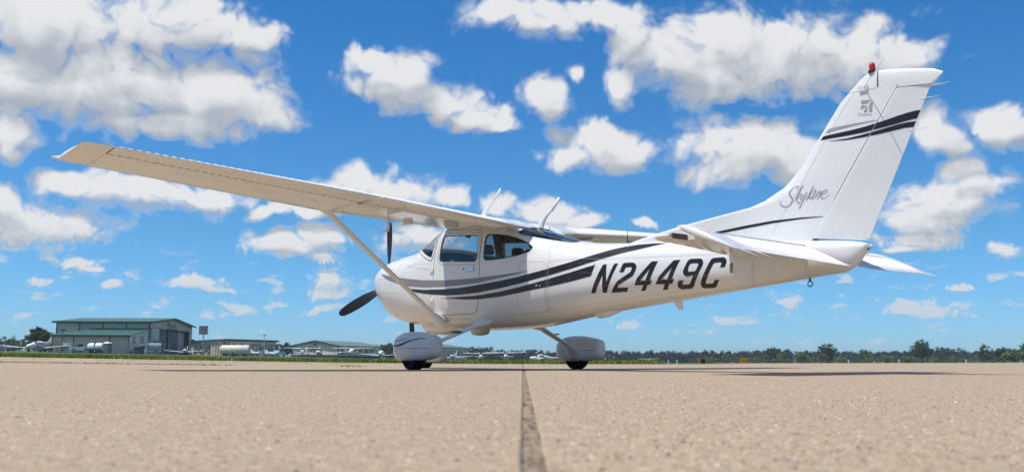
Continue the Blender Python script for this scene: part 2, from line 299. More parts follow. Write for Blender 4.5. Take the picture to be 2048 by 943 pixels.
# --- concrete apron: joint bed with slabs laid on it
SL = 7.62; JW = 0.030; D0 = 0.30; SK = 0.0118
def S(a, b): return (a + 0.0146 + SK * b, b)      # slab grid, turned a little against the view
rows_ = range(-2, 5); cols_ = range(-9, 11)
V = []; F_ = []
la = [cols_[0] * SL + k * SL / 2 for k in range(2 * len(cols_) + 1)]; da = [D0 + rows_[0] * SL + k * SL / 2 for k in range(2 * len(rows_) - 1)]
for d in da:
    for l in la:
        q = S(l, d); V.append(G(q[0], q[1], -0.0075))
n = len(la)
for i in range(len(da) - 1):
    for j in range(n - 1): F_.append((i * n + j, i * n + j + 1, (i + 1) * n + j + 1, (i + 1) * n + j))
APRON = struct(mesh('apron', V, F_, sealant_material()))
def slab(ci, ri):
    l0, l1 = ci * SL + JW / 2, (ci + 1) * SL - JW / 2; d0, d1 = D0 + ri * SL + JW / 2, D0 + (ri + 1) * SL - JW / 2
    near = ci in (-1, 0) and ri in (0, 1)
    k = 8
    ln = list(np.linspace(l0 + .02, l1 - .02, k)); dn = list(np.linspace(d0 + .02, d1 - .02, 140 if (ci in (-1, 0) and ri == 0) else 60 if near else k))
    bev = 0.004
    ln = [l0, l0 + bev] + ln + [l1 - bev, l1]; dn = [d0, d0 + bev] + dn + [d1 - bev, d1]; V = []; F_ = []
    tz = RNG.uniform(-0.0012, 0.0012)
    for j, d in enumerate(dn):
        for i, l in enumerate(ln):
            e = i in (0, len(ln) - 1) or j in (0, len(dn) - 1); jl = 0
            if near and i in (0, 1, len(ln) - 2, len(ln) - 1):
                jl = 0.0022 * mnoise.noise((l * 3, d * 4.0, 1.3)) + 0.0016 * mnoise.noise((l * 3, d * 31.0, 4.1))
            q = S(l + jl, d); V.append(G(q[0], q[1], tz - (0.003 if e else 0)))
    n = len(ln)
    for j in range(len(dn) - 1):
        for i in range(n - 1): F_.append((j * n + i, j * n + i + 1, (j + 1) * n + i + 1, (j + 1) * n + i))
    # skirt down into the joint
    rim = [j * n for j in range(len(dn))] + [(len(dn) - 1) * n + i for i in range(1, n)] + [j * n + n - 1 for j in range(len(dn) - 2, -1, -1)] + [i for i in range(n - 2, 0, -1)]
    b0 = len(V)
    for r in rim: V.append((V[r][0], V[r][1], V[r][2] - 0.05))
    for a in range(len(rim)): b = (a + 1) % len(rim); F_.append((rim[a], rim[b], b0 + b, b0 + a))
    return mesh('concrete_slab', V, F_, M_CONC, APRON, True, angle=30)
for ri in rows_:
    for ci in cols_:
        if ri == 4 and ci < 1: continue
        if ri < 0 and abs(ci) > 4: continue
        if ci < -6 and ri < 1: continue
        if ci > 7 and ri < 1: continue
        slab(ci, ri)
# --- loose and exposed grit on the near slabs: small stones standing a few millimetres proud
def grit(n):
    rs = np.random.RandomState(3); d = rs.uniform(0.95, 17.0, n); l = rs.uniform(-0.60, 0.60, n) * d + rs.uniform(-.1, .1, n)
    jl = (l - 0.0146 - SK * d) / SL; jd = (d - D0) / SL; ok = (np.abs(jl - np.round(jl)) * SL > 0.03) & (np.abs(jd - np.round(jd)) * SL > 0.03); d, l = d[ok], l[ok]; n = len(d)
    z = np.array([terr(a, b) for a, b in zip(l, d)]); bx = CAM_POS.x + RH.x * l + FH.x * d; by = CAM_POS.y + RH.y * l + FH.y * d
    r = np.minimum(rs.gamma(4.0, 0.00075, n) + 0.0016, 0.0085); h = r * rs.uniform(.20, .46, n); a0 = rs.uniform(0, 6.283, n); co = np.zeros((n, 5, 3), np.float32)
    for k in range(4):
        a = a0 + k * 1.5708 + rs.uniform(-.4, .4, n); rr = r * rs.uniform(.7, 1.3, n); co[:, k] = np.stack([bx + rr * np.cos(a), by + rr * np.sin(a), z - .0025], 1)
    co[:, 4] = np.stack([bx + rs.normal(0, .25, n) * r, by + rs.normal(0, .25, n) * r, z + h], 1)
    idx = (np.arange(n)[:, None, None] * 5 + np.array([[0, 1, 4], [1, 2, 4], [2, 3, 4], [3, 0, 4]])[None]).reshape(-1, 3)
    me = bpy.data.meshes.new('surface_grit'); me.vertices.add(n * 5); me.vertices.foreach_set('co', co.ravel()); me.loops.add(len(idx) * 3); me.loops.foreach_set('vertex_index', idx.ravel().astype(np.int32))
    me.polygons.add(len(idx)); me.polygons.foreach_set('loop_start', np.arange(0, len(idx) * 3, 3, dtype=np.int32)); me.update(calc_edges=True)
    pal = np.array([(.46, .36, .255), (.38, .29, .20), (.54, .43, .31), (.30, .22, .155), (.40, .34, .28), (.62, .52, .40), (.17, .125, .095), (.47, .33, .20), (.72, .66, .56)]); ci = rs.choice(9, n, p=(.27, .215, .175, .14, .1, .035, .035, .02, .01))
    col = np.ones((n, 5, 4), np.float32); col[:, :, :3] = (pal[ci] * rs.uniform(.76, .96, (n, 1)))[:, None, :]
    at = me.color_attributes.new('stone', 'FLOAT_COLOR', 'POINT'); at.data.foreach_set('color', col.ravel())
    m = bpy.data.materials.new('grit_stones'); m.use_nodes = True; t = NT(m.node_tree); b = m.node_tree.nodes['Principled BSDF']; an = t.n('ShaderNodeAttribute', attribute_name='stone'); t.put(b.inputs['Base Color'], an.outputs['Color']); b.inputs['Roughness'].default_value = 0.75
    me.materials.append(m); o = bpy.data.objects.new('surface_grit', me); COL.objects.link(o); o.parent = APRON; return stuff(o)
grit(150000)
# --- grass: long blades along the edge of the apron, weeds in two joints
def blades(name, spots, mat, hmin, hmax, w, parent=None):
    V = []; F_ = []
    for l, d, k in spots:
        for _ in range(k):
            p = G(l + RNG.gauss(0, .05), d + RNG.gauss(0, .05), -0.05); h = RNG.uniform(hmin, hmax); a = RNG.uniform(0, 6.283); lean = RNG.uniform(0, .6) * h; b = RNG.uniform(0, 6.283)
            dx, dy = math.cos(a) * w / 2, math.sin(a) * w / 2; n = len(V)
            V += [(p.x - dx, p.y - dy, p.z), (p.x + dx, p.y + dy, p.z), (p.x + dx * .6 + lean * .4 * math.cos(b), p.y + dy * .6 + lean * .4 * math.sin(b), p.z + h * .6), (p.x + lean * math.cos(b), p.y + lean * math.sin(b), p.z + h)]
            F_ += [(n, n + 1, n + 2), (n, n + 2, n + 3)]
    return stuff(mesh(name, V, F_, mat, parent))
sp = []
for _ in range(15000):
    d = 31.0 + RNG.random() ** 1.5 * 8; l = RNG.uniform(-0.62, 0.19) * d
    if l > 0.165 * d - 0.6 * RNG.random(): continue
    if mnoise.noise((l * .35, d * .35, 0)) < -.28: continue
    sp.append((l, d, 3))
o = blades('grass_verge', sp, M_BLADE, 0.08, 0.22, 0.025); o['label'] = 'strip of long green grass along the far edge of the apron'; o['category'] = 'grass'
sp = []
for _ in range(2600):
    row = RNG.choice((15.54, 15.54, 23.16)); l = RNG.uniform(-0.60, -0.17) * row
    if mnoise.noise((l * .6, row, 3.0)) < (-.05 if row < 20 else -.2): continue
    q = S(l, row); sp.append((q[0], q[1] + RNG.gauss(0, .03), 2))
o = blades('joint_weeds', sp, M_BLADE, 0.04, 0.085, 0.02); o['label'] = 'low weeds growing in the pavement joints on the left'; o['category'] = 'weeds'

# ------------------------------------------------------------------ trees
def leaf_material(name, a, b_):
    m = bpy.data.materials.new(name); m.use_nodes = True; t = NT(m.node_tree); b = m.node_tree.nodes['Principled BSDF']
    g = t.n('ShaderNodeNewGeometry'); n = t.noise(g.outputs['Position'], 0.55, 4, 0.65)
    t.put(b.inputs['Base Color'], t.mix(t.smooth(n, 0.32, 0.7), tuple(a) + (1,), tuple(b_) + (1,))); b.inputs['Roughness'].default_value = 0.65; b.inputs['Specular IOR Level'].default_value = 0.25
    return m
M_LEAF = [leaf_material('oak_leaves', (0.036, 0.064, 0.016), (0.085, 0.125, 0.03)), leaf_material('light_leaves', (0.10, 0.155, 0.035), (0.18, 0.23, 0.06)), leaf_material('dark_leaves', (0.018, 0.033, 0.020), (0.042, 0.064, 0.032))]
M_BARK = mat_basic('bark', (0.075, 0.058, 0.045), 0.9, var=0.4, vscale=6)
def crown_quads(V, F_, c, rx, ry, rz, clumps, per, size, rng, fill=0.55, flat=0.25):
    for _ in range(clumps):
        while True:
            q = Vector((rng.uniform(-1, 1), rng.uniform(-1, 1), rng.uniform(-1, 1)))
            if q.length < 1 and q.length > fill * rng.random(): break
        cc = Vector((c[0] + q.x * rx, c[1] + q.y * ry, c[2] + q.z * rz)); cr = 0.30 * (rx + rz) / 2 * rng.uniform(.55, 1.15)
        for _k in range(per):
            o = Vector((rng.gauss(0, .5), rng.gauss(0, .5), rng.gauss(0, .42))) * cr; p = cc + o
            nrm = Vector((rng.gauss(0, 1), rng.gauss(0, 1), rng.gauss(.5, 1))).normalized(); t = nrm.orthogonal().normalized(); b = nrm.cross(t); s = size * rng.uniform(.6, 1.3); n = len(V)
            V += [p - t * s * .5, p + b * s * .32, p + t * s * .5, p - b * s * .32]; F_.append((n, n + 1, n + 2, n + 3))
def tree(name, l, d, h, w, mat, label, seed, clumps=52, per=46, trunk=0.10, size=None, dz=0.0):
    rng = random.Random(seed); root = empty(name, G(l, d, dz)); tag(root, label, 'tree' if 'shrub' not in name else 'shrub', None)
    zc = h * (0.5 + trunk / 2); rz = h * (1 - trunk) / 2
    V = []; F_ = []; nl = rng.randint(3, 5)
    for k in range(nl):
        a = 6.283 * k / nl + rng.random(); rr = w * .5 * rng.uniform(.42, .62); off = w * .5 * rng.uniform(.25, .5)
        crown_quads(V, F_, (off * math.cos(a), off * math.sin(a), zc + rz * rng.uniform(-.45, .25)), rr, rr, rz * rng.uniform(.5, .7), clumps // nl, per, size or w * .062, rng)
    crown_quads(V, F_, (0, 0, zc + rz * .25), w * .3, w * .3, rz * .72, clumps // 2, per, size or w * .062, rng)
    mesh('crown', V, F_, mat, root)
    mb = MB(); mb.tube([(0, 0, -.2), (.05 * w * rng.uniform(-1, 1), 0, h * trunk), (.08 * w * rng.uniform(-1, 1), .05 * w * rng.uniform(-1, 1), h * .75)], [w * .035, w * .028, w * .008], 8)
    for k in range(5):
        a = 6.283 * k / 5 + rng.random(); z0 = h * rng.uniform(trunk * .9, .6); mb.tube([(0, 0, z0), (w * .18 * math.cos(a), w * .18 * math.sin(a), z0 + h * .12), (w * .34 * math.cos(a), w * .34 * math.sin(a), z0 + h * .2)], [w * .016, w * .011, w * .004], 6)
    mb.obj('trunk', M_BARK, root, True)
    return root
def P(px, d): return (px - 1024) / 1850 * d          # lateral offset seen at that picture column
TREES = [('oak_tree', 1652, 446, 8.2, 9.6, 0, 'rounded dark green tree at the right, above its lighter bush'), ('leafy_shrub', 1640, 427, 4.0, 5.2, 1, 'bright green bush at the foot of the rounded dark tree'),
    ('leafy_tree', 1722, 470, 5.6, 7.2, 1, 'pale green broad tree between the two large dark trees at right'), ('leafy_shrub', 1692, 434, 3.6, 3.8, 1, 'narrow pale shrub left of the pale broad tree'),
    ('oak_tree', 1838, 411, 8.6, 10.2, 0, 'tallest dark oak with a gap in its crown, right of the airplane tail'), ('leafy_shrub', 1808, 423, 2.2, 4.3, 1, 'low rounded bush beside the tallest dark oak'),
    ('oak_tree', 1962, 423, 7.2, 7.2, 0, 'slim dark green tree near the right edge'), ('oak_tree', 1998, 446, 6.4, 10.7, 0, 'wide dark green tree second from the right edge'),
    ('leafy_tree', 2018, 399, 4.6, 10.2, 1, 'bright green low thicket tree at the right edge'), ('oak_tree', 2044, 434, 7.6, 9.6, 0, 'dark tree cut by the right edge of the picture'),
    ('leafy_shrub', 1905, 399, 2.0, 3.8, 1, 'small pale bush right of the tallest oak'), ('leafy_tree', 1560, 458, 4.4, 6.7, 1, 'pale round bush tree right of the yellow sign'), ('leafy_shrub', 1528, 434, 3.4, 3.8, 1, 'egg-shaped pale green shrub beside the yellow sign'),
    ('leafy_tree', 1450, 517, 5.0, 6.1, 1, 'mid green tree left of the yellow sign, before the dark wood'), ('leafy_shrub', 1600, 446, 3.8, 8.1, 1, 'spreading light green shrub left of the rounded dark tree'),
    ('leafy_tree', 1505, 528, 5.4, 6.7, 0, 'dull green tree just behind the yellow sign'), ('leafy_shrub', 1765, 434, 3.0, 4.9, 1, 'low green shrub left of the tallest oak'), ('leafy_shrub', 1420, 505, 2.6, 5.8, 1, 'low light bush above the orange marker box')]
for k, (nm, px, d, h, w, mi, lb) in enumerate(TREES): tree(nm, P(px, d), d, h * 1.18, w * 1.05, M_LEAF[mi], lb, 40 + k)
tree('oak_tree', P(86, 245), 245, 6.2, 9.2, M_LEAF[0], 'spreading green tree beside the big hangar at far left', 11, 70, 50, 0.2)
tree('sapling_tree', P(34, 250), 250, 4.8, 1.6, M_LEAF[0], 'thin sapling rising above the hedge at far left', 12, 14, 24, 0.5)
def wood(name, label, px0, px1, d0, d1, h0, h1, n, mat, seed):
    rng = random.Random(seed); V = []; F_ = []
    for k in range(n):
        d = rng.uniform(d0, d1); px = rng.uniform(px0, px1); l = P(px, d); h = rng.uniform(h0, h1) * (0.86 + 0.3 * mnoise.noise((px * .012, 2.0, seed))) ; g = G(l, d); w = h * rng.uniform(.5, .85)
        crown_quads(V, F_, (g.x, g.y, g.z + h * .52), w * .6, w * .6, h * .5, 15, 16, h * .13, rng)
    o = stuff(mesh(name, V, F_, mat)); o['label'] = label; o['category'] = 'wood'; return o
wood('distant_wood', 'dark wood along the horizon from the nose wheel to the right edge', 700, 2090, 580, 680, 7.2, 9.8, 800, M_LEAF[2], 5)
wood('distant_hedge', 'green hedge wood at far left behind the parked cars', -60, 130, 300, 380, 4.0, 5.6, 60, M_LEAF[0], 6)
wood('distant_grove', 'dark grove showing between the hangars', 548, 600, 420, 480, 5.4, 7.6, 22, M_LEAF[2], 8)
wood('distant_thicket', 'dark thicket behind the hangar row left of the wheel', 756, 812, 400, 460, 5.6, 7.8, 26, M_LEAF[2], 9)
wood('scrub_belt', 'light scrub below the dark wood at right', 1380, 2080, 440, 540, 2.2, 4.6, 220, M_LEAF[1], 10)

# ------------------------------------------------------------------ buildings
M_WALL = mat_basic('tan_metal_siding', (0.56, 0.49, 0.41), 0.55, var=0.06, vscale=0.8)
M_WALLG = mat_basic('grey_green_siding', (0.46, 0.46, 0.43), 0.5, var=0.05, vscale=0.8)
M_ROOF = mat_basic('green_metal_roof', (0.035, 0.125, 0.085), 0.4, var=0.12, vscale=0.6)
M_WALL2 = mat_basic('sunlit_tan_siding', (0.70, 0.60, 0.50), 0.55, var=0.06, vscale=0.8)  # lighter copy of the tan siding; sunlight on the walls is put into the colour
M_ROOF2 = mat_basic('faded_green_roof', (0.13, 0.20, 0.155), 0.45, var=0.12, vscale=0.6)
M_TRIM = mat_basic('dark_green_trim', (0.018, 0.032, 0.030), 0.5)
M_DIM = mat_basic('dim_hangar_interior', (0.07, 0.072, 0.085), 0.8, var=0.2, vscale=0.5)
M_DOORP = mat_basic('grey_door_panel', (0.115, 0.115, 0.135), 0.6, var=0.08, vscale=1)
M_PANE = mat_basic('window_pane', (0.16, 0.19, 0.20), 0.12, spec=0.6)
M_LITE = mat_basic('pale_door_siding', (0.66, 0.62, 0.55), 0.5)
M_BASE = mat_basic('dark_plinth', (0.06, 0.06, 0.06), 0.8)
M_SIGN = mat_basic('black_sign_letters', (0.012, 0.012, 0.014), 0.5)
M_LAMP = mat_basic('white_lamp_housing', (0.7, 0.7, 0.66), 0.4)
class Bld:
    """building frame: origin A, u along the long side, v along the gable, z up"""
    def __init__(s, name, A, u, v, label):
        s.o = G(A[0], A[1], 0); s.u = (RH * u[0] + FH * u[1]).normalized(); s.v = (RH * v[0] + FH * v[1]).normalized()
        s.root = empty(name, s.o); tag(s.root, label, 'building'); s.n = -1
    def pt(s, a, b, z): return s.u * a + s.v * b + Vector((0, 0, z))
    def box(s, name, a0, a1, b0, b1, z0, z1, mat, parent=None):
        v = [s.pt(a, b, z) for z in (z0, z1) for b in (b0, b1) for a in (a0, a1)]
        f = [(0, 2, 3, 1), (4, 5, 7, 6), (0, 1, 5, 4), (2, 6, 7, 3), (0, 4, 6, 2), (1, 3, 7, 5)]
        return mesh(name, v, f, mat, parent or s.root, merge=1e-5)
    def poly(s, name, pts, th, mat, parent=None):
        """prism: polygon in (a,b,z), thickened by vector th (a,b,z)"""
        t = s.pt(*th); v = [s.pt(*p) for p in pts]; v += [p + t for p in v]; n = len(pts)
        return mesh(name, v, [tuple(range(n)), tuple(range(n, 2 * n))[::-1]] + [(i, (i + 1) % n, n + (i + 1) % n, n + i) for i in range(n)], mat, parent or s.root, merge=1e-5)
    def bar(s, name, p, q, w, mat, parent=None): return MB().bar(s.pt(*p), s.pt(*q), w).obj(name, mat, parent or s.root)
    def lines(s, txt, a, b, z, height, mat, face):
        cu = bpy.data.curves.new('t', 'FONT'); cu.body = txt; cu.size = height; o = bpy.data.objects.new('t', cu); COL.objects.link(o); dg = bpy.context.evaluated_depsgraph_get()
        me = bpy.data.meshes.new_from_object(o.evaluated_get(dg)); bpy.data.objects.remove(o)
        dr = s.v if face == 'v' else s.u; base = s.pt(a, b, z)
        for v in me.vertices: v.co = base + dr * v.co.x + Vector((0, 0, v.co.y))
        ob = bpy.data.objects.new('sign_lettering', me); COL.objects.link(ob); me.materials.append(mat); ob.parent = s.root; return ob
# big hangar; its gable with the open door faces right, the lean-to faces the apron
h1 = Bld('large_hangar', (-83.8, 215), (-0.9994, -0.035), (-0.035, 0.9994), 'big tan hangar with green roof, lean-to and open gable door at left')
E1, R1, L1, W1 = 7.35, 8.75, 21.2, 32.0
zb = -3.0
h1.box('side_wall', 0, L1, 0, 0.25, zb, E1, M_WALLG); h1.box('rear_wall', 0, L1, W1 - .25, W1, zb, E1, M_WALL); h1.poly('end_wall', [(L1, 0, zb), (L1, W1, zb), (L1, W1, E1), (L1, W1 / 2, R1), (L1, 0, E1)], (-.25, 0, 0), M_WALL)
d0_, d1_, dh = 5.8, 29.4, 5.9
h1.poly('gable_wall', [(0, 0.3, dh), (0, W1 - .3, dh), (0, W1 - .3, E1), (0, W1 / 2, R1), (0, 0.3, E1)], (.25, 0, 0), M_WALL)
h1.box('gable_pier', 0, .25, 0.3, 1.0, zb, dh - .01, M_WALL); h1.box('gable_pier', 0, .25, d1_, W1 - .3, zb, dh - .01, M_WALL)
h1.box('corner_trim', -.06, .2, -.06, .29, zb, E1 - .01, M_TRIM); h1.box('corner_trim', L1 - .2, L1 + .06, -.06, .2, zb, E1 - .01, M_TRIM)
for a in (5.3, 10.6, 15.9): h1.box('wall_trim', a - .09, a + .09, -.07, -.005, 4.4, E1 - .02, M_TRIM)
for sgn, b0, b1 in ((1, -.7, W1 / 2), (-1, W1 + .7, W1 / 2)):
    z0 = E1 - .06; h1.poly('roof', [(-.8, b0, z0), (L1 + .8, b0, z0), (L1 + .8, b1, R1 + .02), (-.8, b1, R1 + .02)], (0, 0, .16), M_ROOF)
h1.poly('eave_trim', [(-.82, -.74, E1 - .3), (L1 + .82, -.74, E1 - .3), (L1 + .82, -.74, E1 - .02), (-.82, -.74, E1 - .02)], (0, .1, 0), M_TRIM)
for b0, b1 in ((-.74, W1 / 2), (W1 + .74, W1 / 2)): h1.poly('gable_trim', [(-.84, b0, E1 - .32), (-.84, b1, R1 - .22), (-.84, b1, R1 - .01), (-.84, b0, E1 - .08)], (.1, 0, 0), M_TRIM)
for a in (4, 11, 17): h1.box('roof_vent', a - .25, a + .25, 5.8, 6.3, E1 + .5, E1 + 1.05, M_LAMP)
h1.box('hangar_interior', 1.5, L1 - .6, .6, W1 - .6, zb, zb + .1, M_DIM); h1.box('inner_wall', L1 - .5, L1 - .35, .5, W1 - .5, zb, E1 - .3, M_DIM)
dl = h1.box('door_leaf', -.32, -.06, 1.0, d0_, zb, dh - .05, M_LITE)
for k in range(5): h1.box('door_window', -.36, -.33, 1.5, d0_ - .5, 1.9 + k * .75, 2.45 + k * .75, M_PANE, dl)
for p, q in (((-.38, 1.4, -.6), (-.38, d0_ - .4, 1.6)), ((-.38, d0_ - .4, -.6), (-.38, 1.4, 1.6)), ((-.38, 1.2, 1.7), (-.38, d0_ - .2, 1.7))): h1.bar('door_brace', p, q, .12, M_TRIM, dl)
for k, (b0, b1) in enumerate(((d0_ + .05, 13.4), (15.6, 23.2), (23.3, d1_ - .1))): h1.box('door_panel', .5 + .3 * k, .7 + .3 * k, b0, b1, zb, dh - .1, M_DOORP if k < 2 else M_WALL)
h1.box('door_frame', -.1, .3, d0_ - .06, d0_ + .06, zb, dh - .05, M_TRIM); h1.box('door_frame', -.1, .3, d1_ - .1, d1_ + .1, zb, dh - .05, M_TRIM); h1.box('door_track', -.12, -.02, 1, d1_ + 1, dh - .08, dh + .12, M_TRIM)
h1.lines('WestLEE', -.06, 13.2, 6.5, 1.35, M_SIGN, 'v'); h1.box('sign_bar', -.07, -.03, 12.2, 19.8, 6.0, 6.32, M_SIGN); h1.box('sign_stroke', -.07, -.03, 12.2, 12.85, 6.5, 7.9, M_SIGN); h1.box('sign_stroke', -.07, -.03, 12.85, 14.4, 7.4, 7.6, M_SIGN)
for b in (5, 11.6, 20, 27): h1.box('wall_lamp', -.2, -.01, b - .15, b + .15, 6.4, 6.7, M_LAMP)
# lean-to
T = 12.0; le0, le1 = 3.95, 5.35
h1.box('lean_to_wall', .1, 16.6, -T, -T + .2, zb, le0, M_WALL); h1.poly('lean_to_end', [(.1, -T + .21, zb), (.1, -.02, zb), (.1, -.02, le1 - .1), (.1, -T + .21, le0 - .05)], (.2, 0, 0), M_LITE); h1.poly('lean_to_end', [(16.6, -T + .21, zb), (16.6, -.02, zb), (16.6, -.02, le1 - .1), (16.6, -T + .21, le0 - .05)], (-.2, 0, 0), M_WALL)
h1.poly('lean_to_roof', [(-.5, -T - .6, le0 - .06), (17.1, -T - .6, le0 - .06), (13.6, -.1, le1 + .1), (-.5, -.1, le1 + .1)], (0, 0, .14), M_ROOF); h1.box('lean_to_eave', -.52, 17.12, -T - .68, -T - .58, le0 - .3, le0 - .02, M_TRIM); h1.box('ridge_flashing', -.4, 13.6, -.28, -.08, le1 + .12, le1 + .5, M_TRIM)
for a in (.1, 4.2, 12.0, 16.5): h1.box('wall_trim', a - .1, a + .1, -T - .06, -T - .005, zb, le0 - .3, M_TRIM)
for a in (10.5, 12.6 - 5.2, 7.4 - 2.6, 13.6): 
    w = h1.box('window', a - .65, a + .65, -T - .05, -T - .005, .1, 1.5, M_TRIM); 
    for q in (-.32, .32): h1.box('window_pane', a + q - .27, a + q + .27, -T - .09, -T - .052, .2, 1.4, M_PANE, w)
for b in (-9.2, -4.2):
    w = h1.box('loft_shutter', .02, .095, b - .9, b + .9, 2.3, 3.7, M_LITE)
    h1.bar('shutter_brace', (-.02, b - .85, 2.35), (-.02, b + .85, 3.65), .1, M_TRIM, w); h1.bar('shutter_brace', (-.02, b + .85, 2.35), (-.02, b - .85, 3.65), .1, M_TRIM, w); h1.bar('shutter_rail', (-.02, b - .9, 3.72), (-.02, b + .9, 3.72), .1, M_TRIM, w); h1.bar('shutter_rail', (-.02, b - .9, 2.28), (-.02, b + .9, 2.28), .1, M_TRIM, w)
for a in (2.5, 8, 14): h1.box('wall_lamp', a - .15, a + .15, -T - .2, -T - .01, 2.7, 2.95, M_LAMP)
h1.box('side_lean_to', -.0, 6, W1 + .05, W1 + 4, zb, 2.9, M_WALL); h1.poly('side_roof', [(-.5, W1 + .05, 3.9), (6.5, W1 + .05, 3.9), (6.5, W1 + 4.8, 2.95), (-.5, W1 + 4.8, 2.95)], (0, 0, .14), M_ROOF)
def xdoor(b_, a0, a1, z0, z1, off, face):
    """barn-type door frame with two crossed leaves"""
    f = (lambda a, z: (a, off, z)) if face == 'u' else (lambda a, z: (off, a, z)); am = (a0 + a1) / 2
    for p, q in (((a0, z1), (a1, z1)), ((a0, z0), (a0, z1)), ((a1, z0), (a1, z1)), ((am, z0), (am, z1)), ((a0, z1), (am, z0 + .2)), ((a0, z0 + .2), (am, z1)), ((am, z1), (a1, z0 + .2)), ((am, z0 + .2), (a1, z1))): b_.bar('door_brace', f(*p), f(*q), .14, M_TRIM)
# second hangar: corner towards us
h2 = Bld('storage_hangar', (-71, 230), (0.43, 0.9), (-0.9, 0.43), 'low tan hangar with window row behind the fuel tank')
h2.box('window_wall', 0, 19.5, 0, .2, -3, 3.75, M_WALL2); h2.poly('gable_wall', [(0, .2, -3), (0, 11.2, -3), (0, 11.2, 3.45), (0, .2, 3.95)], (.2, 0, 0), M_WALL2); h2.box('far_wall', 19.3, 19.5, .2, 11, -3, 3.4, M_WALL2)
h2.poly('roof', [(-.4, -.5, 3.9), (19.9, -.5, 3.9), (19.9, 11.6, 3.42), (-.4, 11.6, 3.42)], (0, 0, .16), M_ROOF); h2.box('eave_trim', -.42, 19.92, -.58, -.5, 3.66, 4.0, M_TRIM); h2.box('corner_trim', -.08, .12, -.08, .12, -3, 3.6, M_TRIM); h2.box('door_track', .1, 19.4, -.12, -.02, 2.6, 2.78, M_TRIM)
for k in range(5):
    w = h2.box('window', 1.6 + k * 3.7, 3.4 + k * 3.7, -.06, -.005, .2, 2.3, M_TRIM)
    for r in range(4): h2.box('window_pane', 1.7 + k * 3.7, 3.3 + k * 3.7, -.1, -.062, .25 + r * .52, .68 + r * .52, M_PANE, w)
    h2.box('wall_trim', 4.4 + k * 3.7, 4.5 + k * 3.7, -.08, -.005, -3, 2.6, M_TRIM)
xdoor(h2, 4.6, 9.6, .3, 2.4, -.1, 'v'); h2.box('wall_lamp', -.2, -.01, 1.0, 1.3, 2.9, 3.1, M_LAMP)
# third hangar with the gable door
h3 = Bld('gable_hangar', (-50.2, 270), (0.34, 0.94), (-0.94, 0.34), 'tan gable hangar with crossed barn door and green roof behind parked planes')
h3.box('window_wall', 0, 26, 0, .2, -3, 3.35, M_WALL2); h3.poly('gable_wall', [(0, .2, -3), (0, 15.6, -3), (0, 15.6, 3.45), (0, 7.8, 4.85), (0, .2, 3.45)], (.2, 0, 0), M_WALL2)
for b0, b1 in ((-.5, 7.8), (16.1, 7.8)): h3.poly('roof', [(-.5, b0, 3.36), (26.5, b0, 3.36), (26.5, b1, 4.88), (-.5, b1, 4.88)], (0, 0, .14), M_ROOF2); h3.poly('gable_trim', [(-.54, b0, 3.16), (-.54, b1, 4.68), (-.54, b1, 4.9), (-.54, b0, 3.38)], (.08, 0, 0), M_TRIM)
h3.box('corner_trim', -.08, .12, -.08, .12, -3, 3.3, M_TRIM); h3.box('corner_trim', -.08, .12, 15.5, 15.7, -3, 3.3, M_TRIM); h3.box('plinth', -.06, -.005, .15, 15.5, -3, .75, M_BASE); h3.box('gable_vent', -.08, -.005, 7.3, 8.3, 3.6, 4.1, M_TRIM); h3.box('plinth', .2, 25.9, -.06, -.005, -3, .5, M_BASE)
xdoor(h3, 5.6, 10.2, .8, 2.9, -.1, 'v')
for k in range(7):
    w = h3.box('window', 1.4 + k * 3.6, 3.0 + k * 3.6, -.07, -.005, .9, 2.6, M_TRIM)
    for r in range(3): h3.box('window_pane', 1.5 + k * 3.6, 2.9 + k * 3.6, -.11, -.075, .95 + r * .55, 1.4 + r * .55, M_PANE, w)
    h3.box('wall_trim', 3.7 + k * 3.6, 3.8 + k * 3.6, -.09, -.005, .5, 3.2, M_TRIM)
h4 = Bld('row_hangar', (-22.7, 300), (0.34, 0.94), (-0.94, 0.34), 'pale hangar end showing just right of the near wheel fairing')
h4.box('window_wall', 0, 21.5, 0, .2, -3, 4.0, M_LITE); h4.box('gable_wall', 0, .2, .2, 14, -3, 4.0, M_WALL2); h4.poly('roof', [(-.5, -.5, 4.0), (22, -.5, 4.0), (22, 7, 5.1), (-.5, 7, 5.1)], (0, 0, .14), M_ROOF2); h4.poly('roof', [(-.5, 14.5, 4.0), (22, 14.5, 4.0), (22, 7, 5.1), (-.5, 7, 5.1)], (0, 0, .14), M_ROOF2)
for k in range(7):
    h4.box('wall_trim', 1 + k * 3, 1.14 + k * 3, -.08, -.005, -3, 3.8, M_TRIM); h4.box('window', 1.9 + k * 3, 3.0 + k * 3, -.08, -.005, 1.0, 2.9, M_PANE)

